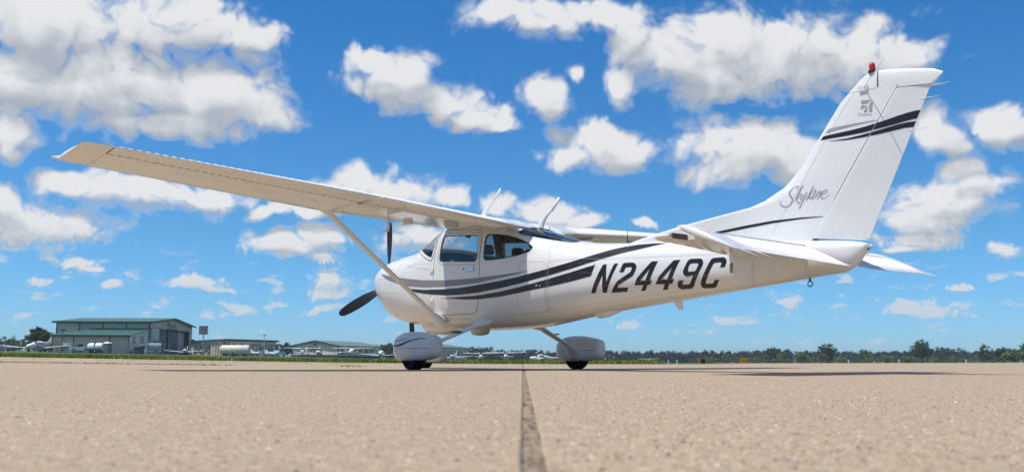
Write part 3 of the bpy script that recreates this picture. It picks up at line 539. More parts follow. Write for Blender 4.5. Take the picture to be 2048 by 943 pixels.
# ------------------------------------------------------------------ parked airplanes
M_PW = mat_basic('parked_plane_white', (0.78, 0.78, 0.77), 0.35)
M_PG = mat_basic('parked_plane_glass', (0.03, 0.035, 0.045), 0.1)
M_PT = mat_basic('parked_plane_trim', (0.06, 0.08, 0.22), 0.4)
M_PR = mat_basic('red_tail_paint', (0.42, 0.02, 0.03), 0.4)
M_PGR = mat_basic('parked_plane_grey', (0.30, 0.30, 0.33), 0.45)
def rect_ring(x, w, zb_, zt_, n=12, e=2.6):
    zc = (zb_ + zt_) / 2; h = (zt_ - zb_) / 2
    return [(x, w * math.copysign(abs(math.cos(a)) ** (2 / e), math.cos(a)), zc + h * math.copysign(abs(math.sin(a)) ** (2 / e), math.sin(a))) for a in np.linspace(0, 2 * math.pi, n, endpoint=False)]
def wing_mesh(x0, x1, y0, y1, z0, z1, tc, tt, taper=.75):
    mb = MB(); R = []
    for t in np.linspace(0, 1, 5):
        y = y0 + (y1 - y0) * t; z = z0 + (z1 - z0) * t; c = (x1 - x0) * (1 - (1 - taper) * max(0, t - .4) / .6); xa = x0 + (x1 - x0 - c) * .3; th = tc + (tt - tc) * t
        R.append([(xa, y, z), (xa + c * .2, y, z + th * .6), (xa + c * .5, y, z + th * .5), (xa + c, y, z), (xa + c * .5, y, z - th * .35), (xa + c * .2, y, z - th * .4)])
    return mb.loft(R)
def small_plane(kind, tail_mat, label, l, d, head, sc=1.0):
    """x aft from the nose, like the airplane in front; kind: 'high', 'low' or 'twin'"""
    o = empty('parked_airplane', G(l, d), 0); tag(o, label, 'airplane', 'airplanes parked by the hangars'); o.rotation_euler = (0, 0, rdir(head + math.atan2(l, d)) + math.pi); o.scale = (sc, sc, sc)
    hi = kind == 'high'; tw = kind == 'twin'
    if tw: st = ((0, .1, 1.25, 1.4), (.5, .45, 1.0, 1.7), (1.6, .68, .8, 2.05), (2.6, .74, .75, 2.3), (3.4, .76, .75, 2.75), (6.0, .74, .8, 2.75), (8.2, .4, 1.3, 2.4), (10.2, .12, 1.75, 2.1))
    elif hi: st = ((0, .28, 1.05, 1.6), (.3, .42, .85, 1.75), (1.2, .5, .7, 1.85), (1.9, .56, .66, 2.25), (2.5, .57, .65, 2.35), (3.6, .52, .7, 2.2), (4.6, .36, .95, 1.75), (7.6, .08, 1.25, 1.5))
    else: st = ((0, .25, .8, 1.25), (.3, .42, .65, 1.4), (1.4, .52, .55, 1.5), (2.1, .56, .52, 1.85), (2.9, .55, .52, 1.95), (3.8, .48, .6, 1.7), (5.0, .3, .8, 1.4), (7.2, .07, 1.0, 1.2))
    MB().loft([rect_ring(*q) for q in st]).obj('fuselage', M_PW, o, True, angle=50)
    L = st[-1][0]; zt = st[-1][3]
    if tw:
        for s in (-1, 1):
            wing_mesh(3.4, 5.2, s * .5, s * 7.0, 1.0, 1.6, .26, .12, .6).obj('wing', M_PW, o, True, angle=50)
            MB().loft([rect_ring(x, w, a + .1, b + .1) for x, w, a, b in ((1.6, .14, 1.1, 1.4), (1.9, .36, .85, 1.6), (3.2, .42, .8, 1.65), (4.8, .3, .95, 1.5), (5.8, .06, 1.2, 1.35))]).obj('engine_nacelle', M_PGR, o, True, angle=50)
            e = o.children[-1]; e.location = (0, s * 2.2, 0)
            pr = MB().bar((1.55, s * 2.2, .45), (1.55, s * 2.2, 2.25), .16, .05).bar((1.55, s * 2.2 - .9, 1.3), (1.55, s * 2.2 + .9, 1.3), .05, .16).obj('propeller', M_PROPB, o)
            wing_mesh(9.0, 10.2, s * .05, s * 2.5, 2.3, 2.7, .14, .08, .7).obj('tailplane', M_PW, o, True, angle=50)
            MB().bar((4.3, s * 2.2, 1.0), (4.3, s * 2.2, .3), .12).cyl((4.3, s * 2.2, .3), (0, 1, 0), .3, .2, 14).obj('main_wheel', M_TYREB, o)
        MB().loft([[(7.4, -.06, 2.35), (10.3, -.05, 2.1), (10.3, .05, 2.1), (7.4, .06, 2.35)], [(9.0, -.05, 3.0), (10.45, -.04, 3.0), (10.45, .04, 3.0), (9.0, .05, 3.0)], [(9.9, -.03, 4.1), (10.95, -.03, 4.1), (10.95, .03, 4.1), (9.9, .03, 4.1)]]).obj('fin', tail_mat, o)
        for x in (3.5, 4.2, 4.9, 5.6):
            for s in (-1, 1): MB().box(x - .2, x + .2, s * .755 - .02, s * .755 + .02, 1.95, 2.3).obj('cabin_window', M_PG, o)
        MB().loft([[(2.75, y * .6, 2.3) for y in (-1, 1)] + [(3.35, y * .66, 2.7) for y in (1, -1)], [(2.78, y * .6, 2.36) for y in (-1, 1)] + [(3.38, y * .66, 2.78) for y in (1, -1)]]).obj('windshield', M_PG, o)
        MB().bar((.9, 0, 1.0), (.9, 0, .3), .1).cyl((.9, 0, .28), (0, 1, 0), .27, .18, 14).obj('nose_wheel', M_TYREB, o)
        return o
    wz, wx = (2.3, 1.75) if hi else (.68, 1.85)
    for s in (-1, 1):
        wing_mesh(wx, wx + 1.55, s * .4, s * 5.3, wz, wz + (.16 if hi else .5), .2, .1).obj('wing', M_PW, o, True, angle=50)
        wing_mesh(L - 1.0, L + .15, s * .04, s * 1.75, zt - .1, zt - .06, .1, .06, .75).obj('tailplane', M_PW, o, True, angle=50)
        if hi: MB().bar((2.1, s * .55, .85), (2.3, s * 2.5, 2.32), .12, .05).obj('wing_strut', M_PW, o)
        MB().bar((2.6, s * .45, .75), (2.7, s * 1.25, .2), .1, .06).cyl((2.7, s * 1.28, .21), (0, 1, 0), .21, .15, 14).obj('main_wheel', M_TYREB, o)
        MB().loft([[(2.1, s * .575, zt + .12), (2.2, s * .55, 2.15 if hi else 1.75)], [(3.5, s * .56, zt + .12), (3.35, s * .5, 2.1 if hi else 1.72)]], False, False).obj('cabin_window', M_PG, o)
    MB().loft([[(1.25, -.42, 1.84 if hi else 1.5), (1.25, .42, 1.84 if hi else 1.5)], [(1.86, -.5, 2.27 if hi else 1.88), (1.86, .5, 2.27 if hi else 1.88)]], False, False).obj('windshield', M_PG, o)
    MB().loft([[(L - 1.9, -.05, zt), (L + .1, -.04, zt - .15), (L + .1, .04, zt - .15), (L - 1.9, .05, zt)], [(L - .9, -.04, zt + .4), (L + .25, -.03, zt + .4), (L + .25, .03, zt + .4), (L - .9, .04, zt + .4)], [(L - .1, -.03, zt + 1.3), (L + .65, -.03, zt + 1.3), (L + .65, .03, zt + 1.3), (L - .1, .03, zt + 1.3)]]).obj('fin', tail_mat, o)
    MB().bar((.1, 0, .5), (.1, 0, .16), .08).cyl((.2, 0, .18), (0, 1, 0), .18, .13, 14).obj('nose_wheel', M_TYREB, o)
    zc = (st[0][2] + st[0][3]) / 2; MB().bar((-.1, -.9, zc - .2), (-.1, .9, zc + .2), .05, .13).cyl((-.15, 0, zc), (1, 0, 0), .16, .4, 12, r2=.2).obj('propeller', M_PROPB, o)
    return o
M_PROPB = mat_basic('dark_propeller', (0.02, 0.02, 0.022), 0.4); M_TYREB = mat_basic('small_tyre', (0.02, 0.02, 0.02), 0.8)
PI = math.pi
small_plane('twin', M_PW, 'white twin-engine airplane with tall tail at the far left edge', P(60, 195), 195, PI + .62, .82)
small_plane('low', M_PW, 'white low-wing airplane nose-on below the open hangar door', P(374, 205), 205, PI + .12, .82)
small_plane('low', M_PW, 'white low-wing airplane behind the small bluish car, right of the fuel tank', P(551, 235), 235, PI / 2 + .3, .8)
small_plane('high', M_PW, 'left of two high-wing airplanes below the barn door', P(607, 215), 215, PI + .2, .86)
small_plane('low', M_PW, 'low-wing airplane with wide wings in front of the crossed barn door', P(640, 200), 200, PI + .05, .98)
small_plane('high', M_PW, 'high-wing airplane with broad white wing right of the barn door', P(716, 195), 195, .35, .86)
small_plane('low', M_PW, 'low-wing airplane half hidden by the near wheel fairing', P(770, 210), 210, .2, .95)
small_plane('low', M_PW, 'low-wing airplane just right of the near wheels', P(904, 200), 200, PI + .2, .82)
small_plane('high', M_PW, 'high-wing airplane between the near wheels and the red-tailed one, on the left', P(964, 215), 215, PI - .1, .78)
small_plane('high', M_PW, 'high-wing airplane right beside the red-tailed one', P(1012, 195), 195, PI + .05, .84)
small_plane('low', M_PR, 'white airplane with a red tail under the fuselage', P(1060, 205), 205, -PI / 2 - .3, .95)
small_plane('high', M_PW, 'lone far high-wing airplane on the grass right of the main wheel', P(1295, 400), 400, PI + .1, .82)

# ------------------------------------------------------------------ vehicles and yard things by the hangars
M_CAR = {'black': mat_basic('dark_car_paint', (0.03, 0.033, 0.04), 0.25, coat=.5), 'blue': mat_basic('slate_car_paint', (0.10, 0.13, 0.19), 0.25, coat=.5), 'teal': mat_basic('teal_car_paint', (0.03, 0.19, 0.18), 0.3, coat=.4), 'white': mat_basic('white_car_paint', (0.75, 0.75, 0.75), 0.3, coat=.4), 'silver': mat_basic('silver_blue_paint', (0.42, 0.46, 0.52), 0.3, coat=.4)}
M_STEEL = mat_basic('galvanised_steel', (0.40, 0.41, 0.42), 0.45, metal=.6)
M_TANK = mat_basic('cream_tank', (0.60, 0.61, 0.50), 0.5, var=.08, vscale=1.5); M_TANKW = mat_basic('white_tank', (0.66, 0.72, 0.72), 0.45, var=.06, vscale=2)
M_BOX = mat_basic('pale_green_cabinet', (0.36, 0.42, 0.39), 0.6); M_BLUEB = mat_basic('blue_grey_plastic', (0.13, 0.16, 0.21), 0.5); M_DUMP = mat_basic('dark_container', (0.055, 0.075, 0.085), 0.6); M_ORANGE = mat_basic('orange_paint', (0.55, 0.16, 0.02), 0.5); M_WOODP = mat_basic('weathered_timber', (0.32, 0.22, 0.11), 0.8)
M_HIVIS = mat_basic('yellow_hazard_panel', (0.35, 0.38, 0.03), 0.5)
def wheels(root, xs, w, r):
    for x in xs:
        for s in (-1, 1):
            t = MB().cyl((x, s * w, r), (0, 1, 0), r, .22, 18).obj('wheel', M_TYREB, root, True, angle=40); MB().cyl((x, s * (w + .1), r), (0, 1, 0), r * .55, .06, 14).obj('rim', M_STEEL, t, True, angle=40)
def car(name, label, l, d, head, paint, suv=False):
    o = empty(name, G(l, d)); o.rotation_euler = (0, 0, rdir(head)); tag(o, label, 'car' if not suv else 'suv', 'cars parked by the hangars'); h = 1.72 if suv else 1.45
    prof = [(-2.2, .35), (-2.25, .8), (-2.1, 1.0), (-1.6, 1.05), (-1.1, h - .05), (.3, h), (1.0, 1.05), (2.0, .88), (2.25, .65), (2.2, .35)] if not suv else [(-2.3, .4), (-2.35, 1.05), (-2.05, h - .05), (.4, h), (1.1, 1.15), (2.1, 1.0), (2.3, .75), (2.25, .4)]
    MB().loft([[(x, y * (1 if z < 1.1 else .82), z) for x, z in prof] for y in (-.88, -.8, .8, .88)]).obj('body', M_CAR[paint], o, True, angle=35)
    for s in (-1, 1): MB().loft([[(-1.4 if not suv else -1.9, s * .90, 1.08), (-1.05 if not suv else -1.85, s * .76, h - .1)], [(.95, s * .90, 1.08), (.28, s * .76, h - .08)]], False, False).obj('side_window', M_PG, o)
    for s in (-1, 1): MB().box(2.19, 2.27, s * .6 - .18, s * .6 + .18, .68, .82).obj('headlight', M_LAMP, o)
    wheels(o, (-1.4, 1.4), .78, .33); return o
car('parked_car', 'slate blue car nearest the left edge', P(8, 205), 205, PI / 2 + .2, 'blue'); car('parked_car', 'dark car behind the slate blue one at the left edge', P(20, 222), 222, PI / 2, 'black'); car('parked_car', 'teal car right of the twin-engine airplane', P(100, 215), 215, PI / 2 - .2, 'teal')
car('parked_suv', 'dark SUV between the teal car and the white SUV', P(113, 212), 212, PI + .4, 'black', True); car('parked_suv', 'white SUV left of the pale green cabinet', P(126, 220), 220, PI + .5, 'white', True); car('parked_car', 'small bluish car between the tank and the gable hangar', P(560, 225), 225, PI + .3, 'silver')
def pickup(name, label, l, d, head, extra):
    o = empty(name, G(l, d)); o.rotation_euler = (0, 0, rdir(head)); tag(o, label, 'truck', 'service trucks by the big hangar')
    prof = [(.2, .5), (.2, 1.15), (.35, 1.9), (1.35, 1.92), (1.95, 1.2), (2.9, 1.1), (3.05, .85), (3.0, .5)]
    MB().loft([[(x, y * (1 if z < 1.3 else .86), z) for x, z in prof] for y in (-.95, -.86, .86, .95)]).obj('cab', M_CAR['white'], o, True, angle=35)
    for s in (-1, 1): MB().loft([[(.4, s * .955, 1.25), (.5, s * .855, 1.8)], [(1.8, s * .955, 1.25), (1.35, s * .855, 1.8)]], False, False).obj('side_window', M_PG, o)
    MB().loft([[(1.5, -.8, 1.86), (1.5, .8, 1.86)], [(1.93, -.85, 1.28), (1.93, .85, 1.28)]], False, False).obj('windshield', M_PG, o)
    MB().box(-2.9, .15, -.95, .95, .55, .8).obj('bed', M_CAR['white'] if extra != 'flat' else M_DUMP, o); wheels(o, (-1.7, 2.2), .86, .4)
    if extra == 'tank': MB().cyl((-1.4, 0, 1.55), (1, 0, 0), .78, 3.0, 24).obj('bed_tank', M_TANKW, o, True, angle=40)
    if extra == 'fuel':
        MB().cyl((-1.5, 0, 1.6), (1, 0, 0), .82, 2.7, 24).obj('fuel_tank', M_STEEL, o, True, angle=40); MB().box(-.2, 1.2, -.9, .9, 2.0, 2.25).obj('hose_cabinet', M_LAMP, o)
    if extra == 'beacon':
        MB().box(.6, 1.0, -.5, .5, 1.93, 2.02).obj('light_bar', M_DUMP, o); MB().cyl((.8, 0, 2.1), (0, 0, 1), .2, .24, 14).obj('beacon', M_ORANGE, o, True); q = MB().box(-3.0, -2.92, -.9, .9, .85, 1.4).obj('hazard_panel', M_HIVIS, o)
    return o
pickup('pickup_truck', 'white pickup truck left of the white horizontal tank', P(178, 193), 193, -PI / 2 - .45, 'flat'); pickup('beacon_truck', 'white truck with orange roof beacon right of the blue cabin', P(246, 205), 205, PI / 2 + .2, 'beacon'); pickup('fuel_truck', 'white fuel truck with steel tank before the lean-to end', P(300, 206), 206, PI + 1.1, 'fuel')
def yard(name, label, cat, l, d, rz=0.0): o = empty(name, G(l, d)); o.rotation_euler = (0, 0, rdir(rz)); return tag(o, label, cat)
t = yard('storage_tank', 'white horizontal tank on a low cradle before the lean-to', 'tank', P(199, 197), 197, PI / 2 + .1)
MB().loft([[(x, r * math.cos(a), 1.25 + r * math.sin(a)) for a in np.linspace(0, 6.283, 24, endpoint=False)] for x, r in ((-1.75, .3), (-1.6, .75), (-1.3, .88), (1.3, .88), (1.6, .75), (1.75, .3))]).obj('tank_shell', M_TANKW, t, True, angle=40)
for x in (-1, 0, 1): MB().box(x - .06, x + .06, -.9, .9, .0, .75).obj('cradle', M_DUMP, t)
MB().box(-.04, .04, -.9, .9, .4, 2.15).obj('tank_strap', M_DUMP, t)
t = yard('fuel_storage_tank', 'long cream fuel tank with rusty patches in front of the low hangar', 'tank', P(476, 190), 190, PI / 2)
MB().loft([[(x, r * math.cos(a), 1.15 + r * math.sin(a)) for a in np.linspace(0, 6.283, 26, endpoint=False)] for x, r in ((-3.0, .5), (-2.92, .95), (-2.7, 1.05), (2.6, 1.05), (2.85, .95), (2.92, .5))]).obj('tank_shell', M_TANK, t, True, angle=40)
for x in (-2, 0, 2): MB().box(x - .15, x + .15, -1, 1, -.2, .4).obj('cradle', M_BASE, t)
for x in (-.8, .4, 2.0): MB().cyl((x, 0, 2.3), (0, 0, 1), .12, .4, 10).obj('vent_pipe', M_TANK, t)
MB().bar((2.8, -.2, 1.5), (4.4, -.2, 1.5), .12).bar((2.9, -.2, .2), (2.9, -.2, 2.3), .08).obj('pipework', M_STEEL, t)
for k, dx in enumerate((-3.9, -3.4)): MB().cyl((dx, -.3, .8), (0, 0, 1), .1, 2.0, 10).obj('timber_bollard', M_WOODP, t)
t = yard('utility_cabinet', 'tall pale green metal cabinet left of the white pickup', 'cabinet', P(147, 198), 198, .35); MB().box(-.7, .7, -1.25, 1.25, -.3, 1.95).obj('cabinet_body', M_BOX, t); MB().box(-.8, .8, -1.35, 1.35, 1.955, 2.05).obj('cabinet_lid', M_LAMP, t)
for y in (-.6, .6): MB().box(-.74, -.705, y - .5, y + .5, .1, 1.8).obj('cabinet_door', M_BOX, t)
t = yard('portable_toilet', 'blue grey portable toilet right of the white tank', 'toilet', P(222, 195), 195, .2); MB().box(-.6, .6, -.62, .62, -.3, 2.05).obj('cabin', M_BLUEB, t); MB().loft([[(-.65, -.66, 2.06), (.65, -.66, 2.06), (.65, .66, 2.06), (-.65, .66, 2.06)], [(-.35, -.4, 2.35), (.35, -.4, 2.35), (.35, .4, 2.35), (-.35, .4, 2.35)]]).obj('roof', M_LAMP, t); MB().box(-.66, -.605, -.45, .45, 0, 1.9).obj('door', M_BLUEB, t); MB().box(-.69, -.665, -.45, .45, .95, 1.05).obj('orange_band', M_ORANGE, t)
t = yard('waste_container', 'dark waste container in front of the fuel truck', 'container', P(284, 196), 196, .1); MB().loft([[(-.7, -.7, -.3), (.7, -.7, -.3), (.7, .7, -.3), (-.7, .7, -.3)], [(-.8, -.8, 1.3), (.8, -.8, 1.3), (.8, .8, 1.3), (-.8, .8, 1.3)]]).obj('container_body', M_DUMP, t); MB().box(-.85, .85, -.85, .85, 1.32, 1.42).obj('container_lid', M_DUMP, t)
# fuel brand sign on its pole
sg_ = yard('fuel_brand_sign', 'grey square fuel sign with red shield and 66 on a pole', 'sign', P(411, 185), 185, PI); zs0 = 4.1
MB().cyl((0, 0, 1.8), (0, 0, 1), .1, 5.2, 12).obj('pole', M_STEEL, sg_, True, angle=40)
bd = MB().box(-.12, .12, -.83, .83, zs0, zs0 + 1.65).obj('sign_board', mat_basic('grey_sign_face', (0.28, 0.32, 0.36), 0.4), sg_)
MB().box(.10, .16, -.9, .9, zs0 - .05, zs0 + .03).box(.10, .16, -.9, .9, zs0 + 1.62, zs0 + 1.7).box(.10, .16, -.9, -.82, zs0, zs0 + 1.65).box(.10, .16, .82, .9, zs0, zs0 + 1.65).obj('sign_edge', M_STEEL, bd)
shd = [(-.52, 1.05), (-.3, 1.12), (0, 1.02), (.3, 1.12), (.52, 1.05), (.58, .7), (.4, .38), (0, .2), (-.4, .38), (-.58, .7)]
MB().loft([[(x, y, zs0 + z) for y, z in shd] for x in (.121, .15)]).obj('red_shield', mat_basic('red_shield_enamel', (0.30, 0.012, 0.022), 0.4), bd)
def sign_text(txt, size, z, mat, x, parent):
    cu = bpy.data.curves.new('t', 'FONT'); cu.body = txt; cu.size = size; cu.align_x = 'CENTER'; o = bpy.data.objects.new('t', cu); COL.objects.link(o); dg = bpy.context.evaluated_depsgraph_get(); me = bpy.data.meshes.new_from_object(o.evaluated_get(dg)); bpy.data.objects.remove(o)
    for v in me.vertices: v.co = (x, v.co.x, z + v.co.y)
    ob = bpy.data.objects.new('lettering', me); COL.objects.link(ob); me.materials.append(mat); ob.parent = parent; return ob
sign_text('66', .66, zs0 + .47, M_LAMP, .158, bd); sign_text('PHILLIPS', .28, zs0 + 1.22, M_SIGN, .128, bd)
def lamp_post(label, l, d, h, head_w, mat):
    o = yard('lamp_post', label, 'lamp post', l, d, .0); MB().cyl((0, 0, h / 2 - .3), (0, 0, 1), .08, h + .6, 10, r2=.06).obj('pole', mat, o, True, angle=40); MB().box(-.3, .3, -head_w, head_w, h, h + .22).obj('lamp_head', mat, o); return o
o = lamp_post('grey lamp post in front of the low hangar', P(532, 205), 205, 4.5, .28, M_STEEL); MB().box(-.22, .22, -.25, .25, 2.3, 2.9).obj('junction_box', M_BOX, o)
lamp_post('dark lamp post against the lean-to wall', P(142, 204.5), 202.0, 4.7, .5, M_TRIM)
def fence(label, px0, px1, d, n, h):
    o = empty('wire_fence', G(P((px0 + px1) / 2, d), d)); tag(o, label, 'fence'); b = Vector(o.location)
    for k in range(n):
        px = px0 + (px1 - px0) * k / (n - 1); p = G(P(px, d), d) - b; MB().cyl((p.x, p.y, p.z + h / 2), (0, 0, 1), .045, h, 8).obj('post', M_STEEL, o)
    for z in (.15, h * .5, h - .1):
        a = G(P(px0, d), d, z) - b; c = G(P(px1, d), d, z) - b; MB().bar(a, c, .04).obj('rail', M_STEEL, o)
fence('grey post fence left of the blue portable toilet', 130, 345, 201.5, 22, 2.3); fence('grey fence between the sign and the cream tank', 388, 448, 196, 12, 2.0)
t = yard('pump_cabinet', 'pale blue pump cabinet under the lamp post', 'cabinet', P(528, 192), 192, 0); MB().box(-.3, .3, -.35, .35, -.3, 1.15).obj('cabinet_body', M_BOX, t); MB().box(-.33, .33, -.38, .38, 1.16, 1.22).obj('cabinet_lid', M_LAMP, t)
# ------------------------------------------------------------------ taxiway markers and signs
M_MB = mat_basic('blue_marker', (0.015, 0.07, 0.22), 0.4); M_MWH = mat_basic('white_marker_sleeve', (0.7, 0.72, 0.72), 0.4)
MK = [(470, 33, 'blue and white edge marker below the cream fuel tank'), (743, 31.6, 'edge marker standing below the broad white parked wing'), (1054, 31.4, 'edge marker just right of the red-tailed airplane'), (1229, 31.3, 'edge marker right of the right main wheel'), (1335, 40.5, 'left of the pair of edge markers right of the lone airplane'), (1352, 40.6, 'right of the pair of edge markers right of the lone airplane'), (1692, 43, 'edge marker below the narrow pale shrub'), (1792, 43, 'edge marker left of the tallest oak'), (1925, 43, 'edge marker left of the slim dark tree')]
for k, (px, d, lb) in enumerate(MK):
    o = empty('edge_marker', G(P(px, d), d, -.06)); tag(o, lb, 'marker', 'taxiway edge markers'); s = d / 38
    MB().cyl((0, 0, .09 * s), (0, 0, 1), .028 * s, .19 * s, 12).obj('sleeve', M_MWH, o, True, angle=40); MB().cyl((0, 0, .28 * s), (0, 0, 1), .022 * s, .2 * s, 12).obj('reflector', M_MB, o, True, angle=40)
M_YEL = mat_basic('yellow_sign_face', (0.62, 0.27, 0.008), 0.45)
def field_sign(px, d, w, h, txt, label, base):
    o = empty('taxiway_sign', G(P(px, d), d, 0)); o.rotation_euler = (0, 0, rdir(PI)); tag(o, label, 'sign'); f = MB().loft([[(x, -w / 2 * .9, base), (x, w / 2 * .9, base), (x, w / 2, base + h), (x, -w / 2, base + h)] for x in (-.12, .12)]).obj('sign_face', M_YEL, o)
    if txt: q = sign_text(txt, h * .62, base + h * .3, M_SIGN, .13, f)
    for y in (-.3, .3): MB().cyl((0, y * w, base / 2 - .1), (0, 0, 1), .04, base + .2, 8).obj('leg', M_STEEL, o)
field_sign(1484, 110, .86, .58, '\u2190A', 'yellow taxiway sign with black arrow and letter right of the airplane belly', .06); field_sign(1308, 150, .75, .4, '', 'small distant yellow sign under the lone airplane', .1)
t = yard('orange_marker_box', 'black box with an orange post on the pavement edge', 'marker', P(1398, 75), 75, 0); MB().box(-.12, .12, -.36, -.02, 0, .34).obj('box', M_SIGN, t); MB().box(-.2, -.125, .0, .2, 0, .38).obj('orange_post', M_ORANGE, t)

# ------------------------------------------------------------------ the airplane (built in inches, x aft, y to its right, z up from the ground)
ST=np.array([
[-42.5, 55.0,49.0,52,  4.5,2.0,2.0],
[-42.1, 58.0,45.0,52,  9.5,2.1,2.1],
[-40.3, 60.8,40.3,52, 13.5,2.2,2.2],
[-35.5, 63.0,35.4,52, 16.3,2.3,2.2],
[-28.0, 65.0,30.4,51.5,18.2,2.4,2.3],
[-17.0, 66.4,27.4,51, 19.8,2.5,2.4],
[ -4.0, 67.5,25.5,50, 21.0,2.6,2.5],
[  4.0, 68.3,24.5,49, 21.8,2.6,2.6],
[ 16.0, 74.0,23.4,48, 22.4,2.7,2.7],
[ 28.0, 79.0,22.5,47.5,22.9,3.0,2.8],
[ 40.0, 82.0,21.9,47, 23.2,3.6,2.9],
[ 60.0, 81.3,21.7,46.5,23.2,4.0,3.0],
[ 78.0, 76.9,22.0,46, 22.8,3.6,3.0],
[ 92.0, 72.6,22.6,45, 21.9,3.0,2.9],
[106.0, 68.3,24.0,44, 20.4,2.6,2.7],
[120.0, 64.1,25.6,43.5,18.5,2.4,2.5],
[132.0, 61.3,27.0,43, 16.8,2.3,2.4],
[150.0, 59.4,28.8,43, 14.4,2.3,2.3],
[180.0, 57.3,31.4,43.5,10.8,2.2,2.2],
[210.0, 54.8,34.0,44, 7.6,2.2,2.2],
[235.0, 52.6,36.2,45, 5.2,2.2,2.2],
[252.0, 51.0,37.8,46, 4.2,2.2,2.1],
[259.0, 50.2,38.3,46.3, 3.6,2.2,2.1],
[264.5, 49.4,41.2,46.7, 2.9,2.1,2.0],
[268.5, 48.5,45.8,47.1, 1.6,2.0,2.0],
])
def _pchip(x,y):
    h=np.diff(x);d=np.diff(y)/h;m=np.zeros(len(x))
    for i in range(1,len(x)-1):
        if d[i-1]*d[i]>0:
            w1=2*h[i]+h[i-1];w2=h[i]+2*h[i-1];m[i]=(w1+w2)/(w1/d[i-1]+w2/d[i])
    m[0]=d[0];m[-1]=d[-1]
    def f(q):
        q=min(max(q,x[0]),x[-1]);i=min(max(int(np.searchsorted(x,q))-1,0),len(x)-2)
        t=(q-x[i])/h[i];t2=t*t;t3=t2*t
        return (2*t3-3*t2+1)*y[i]+(t3-2*t2+t)*h[i]*m[i]+(-2*t3+3*t2)*y[i+1]+(t3-t2)*h[i]*m[i+1]
    return f
FN=[_pchip(ST[:,0],ST[:,k]) for k in range(1,7)]
def sec(x): return [g(x) for g in FN]
def halfw(x,z):
    zt,zb,zw,w,nu,nl=sec(x)
    if z>=zw: t=(z-zw)/(zt-zw);n=nu
    else: t=(zw-z)/(zw-zb);n=nl
    if t>=1: return 0.
    return w*(1-t**n)**(1/n)
def ring(x,n=64):
    zt,zb,zw,w,nu,nl=sec(x);out=[]
    for k in range(n):
        a=2*np.pi*k/n;c,s=np.cos(a),np.sin(a);e=nu if s>=0 else nl
        y=w*np.sign(c)*abs(c)**(2/e);z=zw+(zt-zw if s>=0 else zw-zb)*np.sign(s)*abs(s)**(2/e)
        out.append((x,y,z))
    return out

STRIPE_A=[(-27.56,56.34),(-13.69,53.79),(4.85,51.1),(23.07,49.0),(40.24,47.89),(52.94,47.36),(71.45,47.21),(87.47,47.58),(97.72,48.05),(106.06,48.5),(97.74,47.07),(90.28,46.42),(82.11,45.67),(71.48,44.67),(56.82,44.25),(40.31,44.32),(23.16,45.16),(9.31,46.55),(-3.79,48.79),(-13.98,51.19),(-20.53,53.12)]
STRIPE_B=[(-0.16,46.68),(9.31,45.15),(23.14,43.8),(40.3,43.1),(56.82,42.96),(71.48,43.66),(87.49,44.73),(100.05,45.96),(117.04,48.54),(127.73,50.49),(138.6,52.73),(151.14,55.4),(157.78,56.33),(164.93,56.86),(172.5,56.82),(179.07,56.33),(174.02,55.53),(167.19,54.43),(159.86,53.49),(152.91,52.26),(141.5,49.92),(131.1,47.79),(118.12,45.38),(100.38,42.54),(87.46,41.02),(71.36,39.74),(56.66,39.34),(44.13,39.72),(31.32,40.83),(23.04,41.79),(12.38,43.42)]
STRIPE_C=[(38.62,38.51),(47.49,38.29),(56.56,38.32),(71.24,38.36),(87.38,39.4),(100.34,40.92),(118.14,43.77),(132.12,46.32),(145.35,48.96),(143.3,43.83),(132.22,42.02),(118.03,40.19),(100.14,38.2),(87.11,36.91),(70.95,36.36),(60.13,36.78),(52.57,37.35)]
L_N=[[(142.46,36.14),(149.71,48.68),(151.65,48.62),(151.69,40.65),(155.76,48.58),(157.96,48.6),(150.89,36.0),(148.81,36.05),(149.86,43.92),(144.72,36.09)]]
L_2=[[(158.9,44.56),(160.15,47.68),(160.7,48.36),(161.64,48.61),(165.74,48.44),(166.78,48.06),(167.58,47.29),(167.86,46.45),(167.55,45.07),(166.36,43.05),(165.64,42.4),(158.57,39.3),(157.82,38.65),(157.15,37.8),(162.96,37.74),(161.66,35.93),(153.31,35.85),(156.0,39.2),(157.01,40.2),(158.24,41.07),(164.41,44.1),(164.97,44.65),(165.48,45.91),(165.3,46.34),(164.96,46.5),(162.62,46.52),(162.08,46.32),(161.17,44.54)]]
L_4=[[(166.15,38.45),(168.22,41.55),(168.96,42.2),(175.55,48.22),(178.8,48.15),(174.62,40.28),(175.62,40.11),(174.48,38.37),(172.96,38.22),(171.0,35.89),(168.86,35.92),(170.95,38.32)],[(169.59,40.26),(174.88,45.06),(172.32,40.25)]]
L_4b=[[(177.08,38.34),(179.21,41.37),(180.08,42.11),(186.68,47.92),(189.93,47.96),(185.57,40.05),(186.67,40.05),(185.28,38.14),(183.86,38.17),(182.11,35.82),(179.81,35.84),(181.7,38.17)],[(180.52,40.22),(186.1,44.9),(183.33,40.13)]]
L_9=[[(188.97,39.3),(191.29,39.31),(190.31,38.09),(190.21,37.66),(190.6,37.47),(193.16,37.51),(193.94,37.9),(196.34,41.14),(193.48,40.71),(192.36,40.87),(191.56,41.64),(191.33,42.66),(191.55,43.53),(193.41,46.87),(194.1,47.61),(195.09,47.92),(199.67,47.76),(200.47,47.32),(200.98,46.55),(201.03,45.55),(200.71,44.7),(195.58,36.96),(194.56,36.15),(193.33,35.75),(188.98,35.67),(188.04,36.04),(187.64,36.71),(187.76,37.57),(188.22,38.42)],[(194.26,44.91),(194.76,45.66),(195.51,45.98),(198.3,45.9),(198.82,45.6),(198.7,44.94),(197.65,43.14),(196.99,42.63),(194.45,42.57),(193.91,42.83),(193.8,43.39)]]
